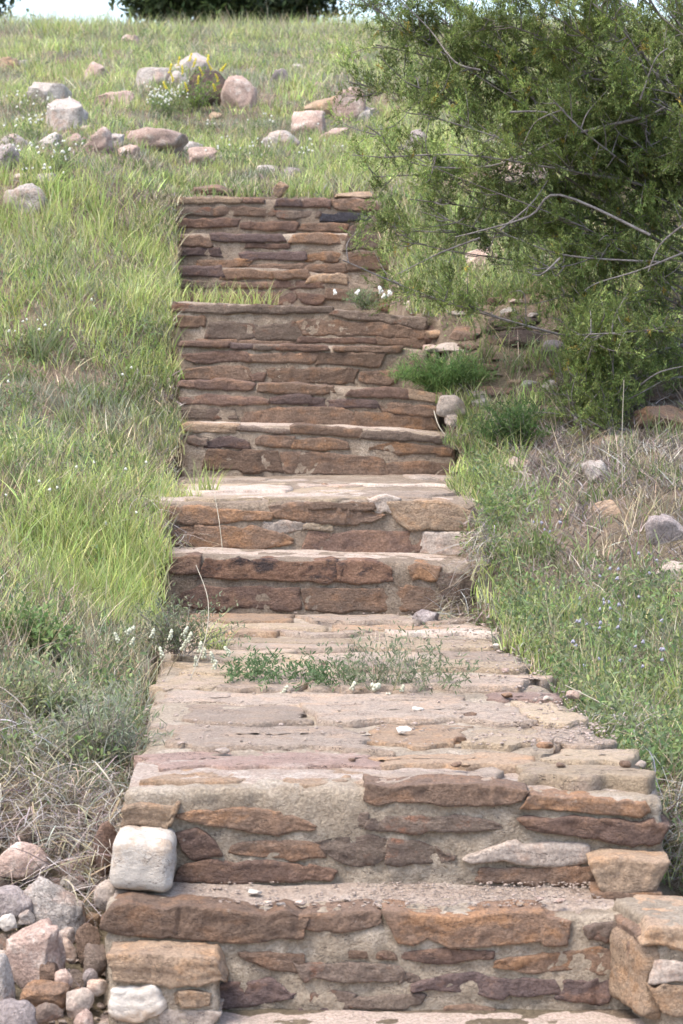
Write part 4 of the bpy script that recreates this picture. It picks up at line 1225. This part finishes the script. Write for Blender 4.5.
# yucca, yellow flowers, white flowers
p = G(38, 362)
tuft('yucca', p, 34, .30, .03, .9, [(.19, .235, .11), (.24, .27, .15), (.30, .31, .20)], 'spiky pale yucca rosette in the grass left of the upper steps', 'yucca', .007, 61, .05)
p = G(195, 112)
bush('yellow_wildflower', p, .34, .22, 40, [(.17, .24, .06), (.20, .27, .07)], 'plant with yellow flower spikes in front of the dark overhanging rock', 'wildflower', 62, (.03, .008), 16,
     flowers=[(p + np.array([dx, -.12, dz]), .06, .0095, (.72, .62, .08)) for dx, dz in ((-.15, .22), (-.08, .27), (0, .32), (.06, .26), (.12, .3), (.17, .22), (-.2, .16), (.03, .2), (-.03, .36), (-.11, .33), (.10, .36), (.2, .29), (-.17, .28), (.15, .15), (-.05, .15))])
rs = np.random.default_rng(63)
def white_flower(px, py, lab, grp, n=5, col=(.72, .71, .62), R=.0062, h=.14, w=.09):
    p = G(px, py)
    fl = [(p + np.array([rs.uniform(-w, w), rs.uniform(-w, w) - .03, h * rs.uniform(.75, 1.15)]), R * 1.3, R * rs.uniform(.7, 1.2), col) for _ in range(n)]
    bush('wildflower', p, h, w, 10, MIDG, lab, 'wildflower', int(rs.integers(1e6)), (.03, .006), 9, flowers=fl, group=grp)
for k in range(16):
    white_flower(rs.uniform(150, 185), rs.uniform(102, 122), 'small white wildflower below the dark overhanging rock', 'white wildflowers below the overhanging rock', 4)
for k in range(18):
    white_flower(rs.uniform(5, 70), rs.uniform(112, 195), 'small white wildflower among the boulders on the left slope', 'white wildflowers among the left boulders', 4)
for k in range(14):
    white_flower(rs.uniform(200, 340), rs.uniform(135, 185), 'small white wildflower in the grass above the top step', 'white wildflowers above the top step', 3, R=.0055)
for k in range(12):
    white_flower(rs.uniform(5, 150), rs.uniform(300, 560), 'small white wildflower in the grass left of the steps', 'white wildflowers left of the steps', 2, R=.005)
for k in range(22):
    x = rs.uniform(520, 675); y = rs.uniform(545, 705)
    if x < 520 + (y - 560) * .5: x += 70
    white_flower(min(x, 680), y, 'pale violet wildflower in the leafy weeds right of the landing', 'violet wildflowers right of the landing', 2, (.38, .36, .42), .0048, .13, .08)

# ------------------------------------------------------------------ juniper
def juniper():
    rs = np.random.default_rng(77)
    base = at(715, 418, 12.2); base[2] = float(terrain(base[0], base[1])) - .05
    root = empty('juniper_tree', tuple(base)); tag(root, 'bushy green juniper leaning over the right side of the upper steps', 'tree')
    # trunk: twisted, leaning up and to the right
    tp = np.array([base, base + [.02, .05, .45], base + [.10, .10, .95], base + [.13, .05, 1.6], base + [.22, .1, 2.3], base + [.25, .1, 3.1]])
    V, Fc = tube(tp, (.10, .085, .075, .06, .04, .015), 9)
    V = V + .012 * fbm(V * 9, 5)[:, None]
    mesh_obj('trunk', V, Fc, BARK, root)
    def trunk_at(z):
        return np.array([np.interp(z, tp[:, 2], tp[:, k]) for k in range(3)])
    L = Blades(); BV, BF, nb = [], [], 0
    def add_tube(P, r, sides=5):
        nonlocal nb
        V, q = tube(P, r, sides); BV.append(V); BF.append(q + nb); nb += len(V)
    sprig_b, sprig_d, sprig_t = [], [], []
    def limb(tip, r0=.022, drop=.1, dens=1.0, start=None, limbobj=False):
        s = trunk_at(np.clip((tip[2] - base[2]) * .55 + base[2] + rs.uniform(-.15, .25), base[2] + .15, base[2] + 2.9)) if start is None else start
        v = tip - s; ln = np.linalg.norm(v)
        mid = s + v * .5 + np.array([rs.normal(0, .06), rs.normal(0, .08), drop * ln + rs.normal(0, .05)])
        q1 = s + v * .25 + np.array([rs.normal(0, .04), rs.normal(0, .05), drop * .7 * ln])
        q3 = s + v * .78 + np.array([rs.normal(0, .05), rs.normal(0, .06), drop * .6 * ln])
        P = np.array([s, q1, mid, q3, tip])
        add_tube(P, (r0, r0 * .8, r0 * .6, r0 * .4, .003), 6)
        nsub = int((7 + ln * 13) * dens)
        for k in range(nsub):
            t = rs.uniform(.28, 1.0); x = t * 4; i = min(int(x), 3); f = x - i
            p0 = P[i] * (1 - f) + P[i + 1] * f
            d = unit(unit(v) * .7 + rs.normal(0, .65, 3) + np.array([0, 0, .15]))
            sl = rs.uniform(.10, .32) * (1.15 - .5 * t)
            p1 = p0 + d * sl * .5 + rs.normal(0, .02, 3); p2 = p0 + d * sl + np.array([0, 0, rs.uniform(-.05, .06)])
            add_tube([p0, p1, p2], (.0035, .0025, .001), 4)
            ns = rs.integers(12, 21)
            tn = math.exp(rs.normal(0, .28))
            for m in range(ns):
                sprig_t.append(tn)
                u = rs.uniform(.25, 1.05); pp = p0 * (1 - u) + p2 * u
                sd = unit(d * .6 + rs.normal(0, .6, 3) + [0, 0, .2])
                sprig_b.append(pp + rs.normal(0, .012, 3)); sprig_d.append(sd)
            sprig_b.append(p2); sprig_d.append(d); sprig_t.append(tn)
    T = [(352, 66), (372, 40), (360, 12), (365, 120), (375, 155), (372, 182), (395, 200), (385, 225), (420, 210), (345, 266), (400, 232), (352, -25), (390, -50), (430, -110),
         (410, 60), (420, 110), (440, 20), (450, 80), (455, 150), (480, 120), (490, 45), (530, 275), (540, 95), (550, 140), (560, 20), (565, 230), (575, 300), (580, 340), (590, 70),
         (600, 180), (605, 120), (610, 250), (630, 40), (640, 150), (655, 90), (700, 60), (720, 150), (640, -40), (580, -60), (520, -50), (470, -40), (690, -90), (620, -140), (740, 20), (780, 120), (790, 230), (520, 5), (600, 0), (660, 15), (420, -10), (400, 85), (500, 80), (510, 130), (560, 180), (480, 10), (540, 50), (615, 215), (455, 40), (390, 20), (625, 90), (580, 110), (670, 130), (665, 50)]
    for (x, y) in T:
        Yt = 12.0 + rs.normal(0, .28) - .1
        tip = at(x + rs.normal(0, 6), y + rs.normal(0, 6), Yt)
        dn = 1.0
        if x < 480 and y > 90: dn = .85
        elif rs.random() < .3: dn = .7
        limb(tip, rs.uniform(.005, .010), rs.uniform(-.05, .12), dn)
    # low shoot and the tips that reach the steps
    for k in range(14):
        tip = at(600 + rs.normal(0, 15), rs.uniform(320, 422), 11.75 + rs.normal(0, .12))
        st = at(612, 432, 11.8) if k < 10 else None
        limb(tip, .008, .02, .95, start=st)
    # bare grey branches that show in the photograph
    bare = [[(640, 118), (565, 137), (520, 158), (470, 168), (408, 161), (388, 128)], [(650, 235), (560, 195), (530, 216), (480, 231), (455, 237)], [(480, 238), (440, 253), (398, 274)],
            [(660, 262), (570, 256), (520, 240), (495, 228)], [(655, 40), (600, 80), (570, 52), (545, 25), (528, 10)], [(480, 70), (455, 62), (430, 30), (400, 0)], [(690, 120), (663, 107), (640, 95), (612, 80)],
            [(665, 107), (640, 118), (618, 108)], [(690, 250), (640, 270), (600, 282), (585, 290)], [(683, 225), (660, 245), (648, 272)], [(650, 0), (663, 18), (690, 40)], [(640, 100), (655, 60), (668, 48)], [(560, 258), (540, 275), (525, 270)], [(510, 112), (545, 112), (560, 122)], [(615, 345), (648, 330), (690, 325)], [(500, 230), (530, 205), (548, 180)], [(640, 385), (660, 372), (690, 365)]]
    for pts in bare:
        Y0 = 11.75 + rs.normal(0, .08)
        P = [at(x, y, Y0 + .02 * rs.normal()) for x, y in pts]
        add_tube(P, np.linspace(.007, .0025, len(P)) if len(P) > 4 else np.linspace(.005, .002, len(P)), 6)
    b = np.array(sprig_b); d = np.array(sprig_d); n = len(b); per = 26
    tone = np.exp(rs.normal(0, .24, n)); warm = rs.random(n) < .012
    tone = tone * np.array(sprig_t)
    t = rs.uniform(0, 1, (n, per)); sl = rs.uniform(.035, .085, n)
    P = (b[:, None] + (d * sl[:, None])[:, None] * t[..., None]).reshape(-1, 3)
    dd = unit(np.repeat(d, per, 0) + rs.normal(0, .36, (n * per, 3)))
    P = P + rs.normal(0, .004, P.shape)
    c = pick(JUN, n * per, rs, .12) * np.repeat(tone, per)[:, None]
    c = np.where(np.repeat(warm, per)[:, None], c * np.array([1.9, 1.15, .8]), c)
    L.add(P, dd, rs.uniform(.010, .020, n * per), rs.uniform(.0028, .0046, n * per), np.zeros((n * per, 3)), c, 2, 'leaf', rs=rs)
    L.build('crown', NEEDLE, root, origin=base)
    mesh_obj('branches', np.concatenate(BV), np.concatenate(BF), BARK, root, origin=base)
    print('juniper leaves', n * per)
juniper()

# ------------------------------------------------------------------ trees beyond the crest
def far_tree(px0, px1, pyb, Y, label, seed, h=5.5, n=26000):
    rs = np.random.default_rng(seed)
    a = at(px0, pyb, Y); b = at(px1, pyb, Y); cx = (a[0] + b[0]) / 2; w = (b[0] - a[0]) / 2
    gz = float(terrain(cx, Y)); base = np.array([cx, Y, gz])
    root = empty('oak_tree', tuple(base)); tag(root, label, 'tree')
    zc = a[2] + h * .45
    V, Fc = tube([base - [0, 0, .1], base + [.1, 0, (zc - gz) * .5], np.array([cx, Y, zc + h * .2])], (.22, .17, .06), 8)
    mesh_obj('trunk', V, Fc, BARKD, root)
    L = Blades()
    K = 60; cl = unit(rs.normal(size=(K, 3))) * rs.uniform(.35, 1, (K, 1)) * np.array([w * .9, w * .8, h * .48]) + np.array([cx, Y, zc])
    # skirt of low clumps so the crown bottom is ragged
    sk = np.stack([rs.uniform(-w, w, 30) + cx, Y + rs.uniform(-w * .5, w * .3, 30), a[2] + rs.uniform(-.05, .4, 30)], 1)
    cl = np.concatenate([cl, sk]); K = len(cl)
    i = rs.integers(0, K, n)
    P = cl[i] + rs.normal(0, .22, (n, 3)) * np.array([1.2, 1, .7])
    tone = np.exp(rs.normal(0, .25, K))[i][:, None]
    L.add(P, unit(rs.normal(size=(n, 3))), rs.uniform(.08, .16, n), rs.uniform(.04, .07, n), np.zeros((n, 3)), pick([(.035, .055, .02), (.05, .075, .025), (.03, .045, .02)], n, rs) * tone, 3, 'leaf', rs=rs)
    L.build('crown', NEEDLE, root, origin=base)
far_tree(150, 245, 12, 44, 'dark tree crown above the crest, left one of the adjoining pair', 91)
far_tree(240, 318, 10, 47, 'dark tree crown above the crest, right one of the adjoining pair', 92)
far_tree(-90, -8, 6, 44, 'dark tree crown in the top left corner beyond the crest', 93, n=14000)

# ------------------------------------------------------------------ light, sky, camera
w = bpy.data.worlds.new('World'); scene.world = w; w.use_nodes = True
nt = w.node_tree; nt.nodes.clear()
o = nt.nodes.new('ShaderNodeOutputWorld'); bg = nt.nodes.new('ShaderNodeBackground'); sky = nt.nodes.new('ShaderNodeTexSky')
sky.sky_type = 'NISHITA'; sky.sun_disc = False
EL_, AZ = math.radians(64), math.radians(-125)     # high sun, left and a little behind the camera
sky.sun_elevation = EL_; sky.sun_rotation = AZ
sky.air_density = 1.0; sky.dust_density = 3.0; sky.ozone_density = 1.0
bg.inputs[1].default_value = .15
nt.links.new(sky.outputs[0], bg.inputs[0]); nt.links.new(bg.outputs[0], o.inputs[0])
sun = bpy.data.lights.new('sun', 'SUN'); sun.energy = 1.1; sun.angle = math.radians(28); sun.color = (1, .95, .88)
so = bpy.data.objects.new('sun', sun); COL.objects.link(so)
from mathutils import Vector
dirv = Vector((math.sin(AZ) * math.cos(EL_), math.cos(AZ) * math.cos(EL_), math.sin(EL_)))
so.rotation_euler = dirv.to_track_quat('Z', 'Y').to_euler()
so.location = (0, 0, 30)

cam = bpy.data.cameras.new('camera'); co = bpy.data.objects.new('camera', cam); COL.objects.link(co)
cam.sensor_fit = 'VERTICAL'; cam.sensor_height = 36; cam.lens = F / 1024 * 36
cam.clip_end = 1000; cam.clip_start = .1
cam.dof.use_dof = True; cam.dof.focus_distance = 8.8; cam.dof.aperture_fstop = 10
co.location = (0, 0, CAMZ); co.rotation_euler = (math.pi / 2 - PITCH, 0, 0)
scene.camera = co
scene.view_settings.view_transform = 'Standard'; scene.view_settings.look = 'None'
scene.view_settings.exposure = 1.78; scene.view_settings.gamma = 1
scene.view_settings.use_curve_mapping = False
scene.cycles.max_bounces = 6
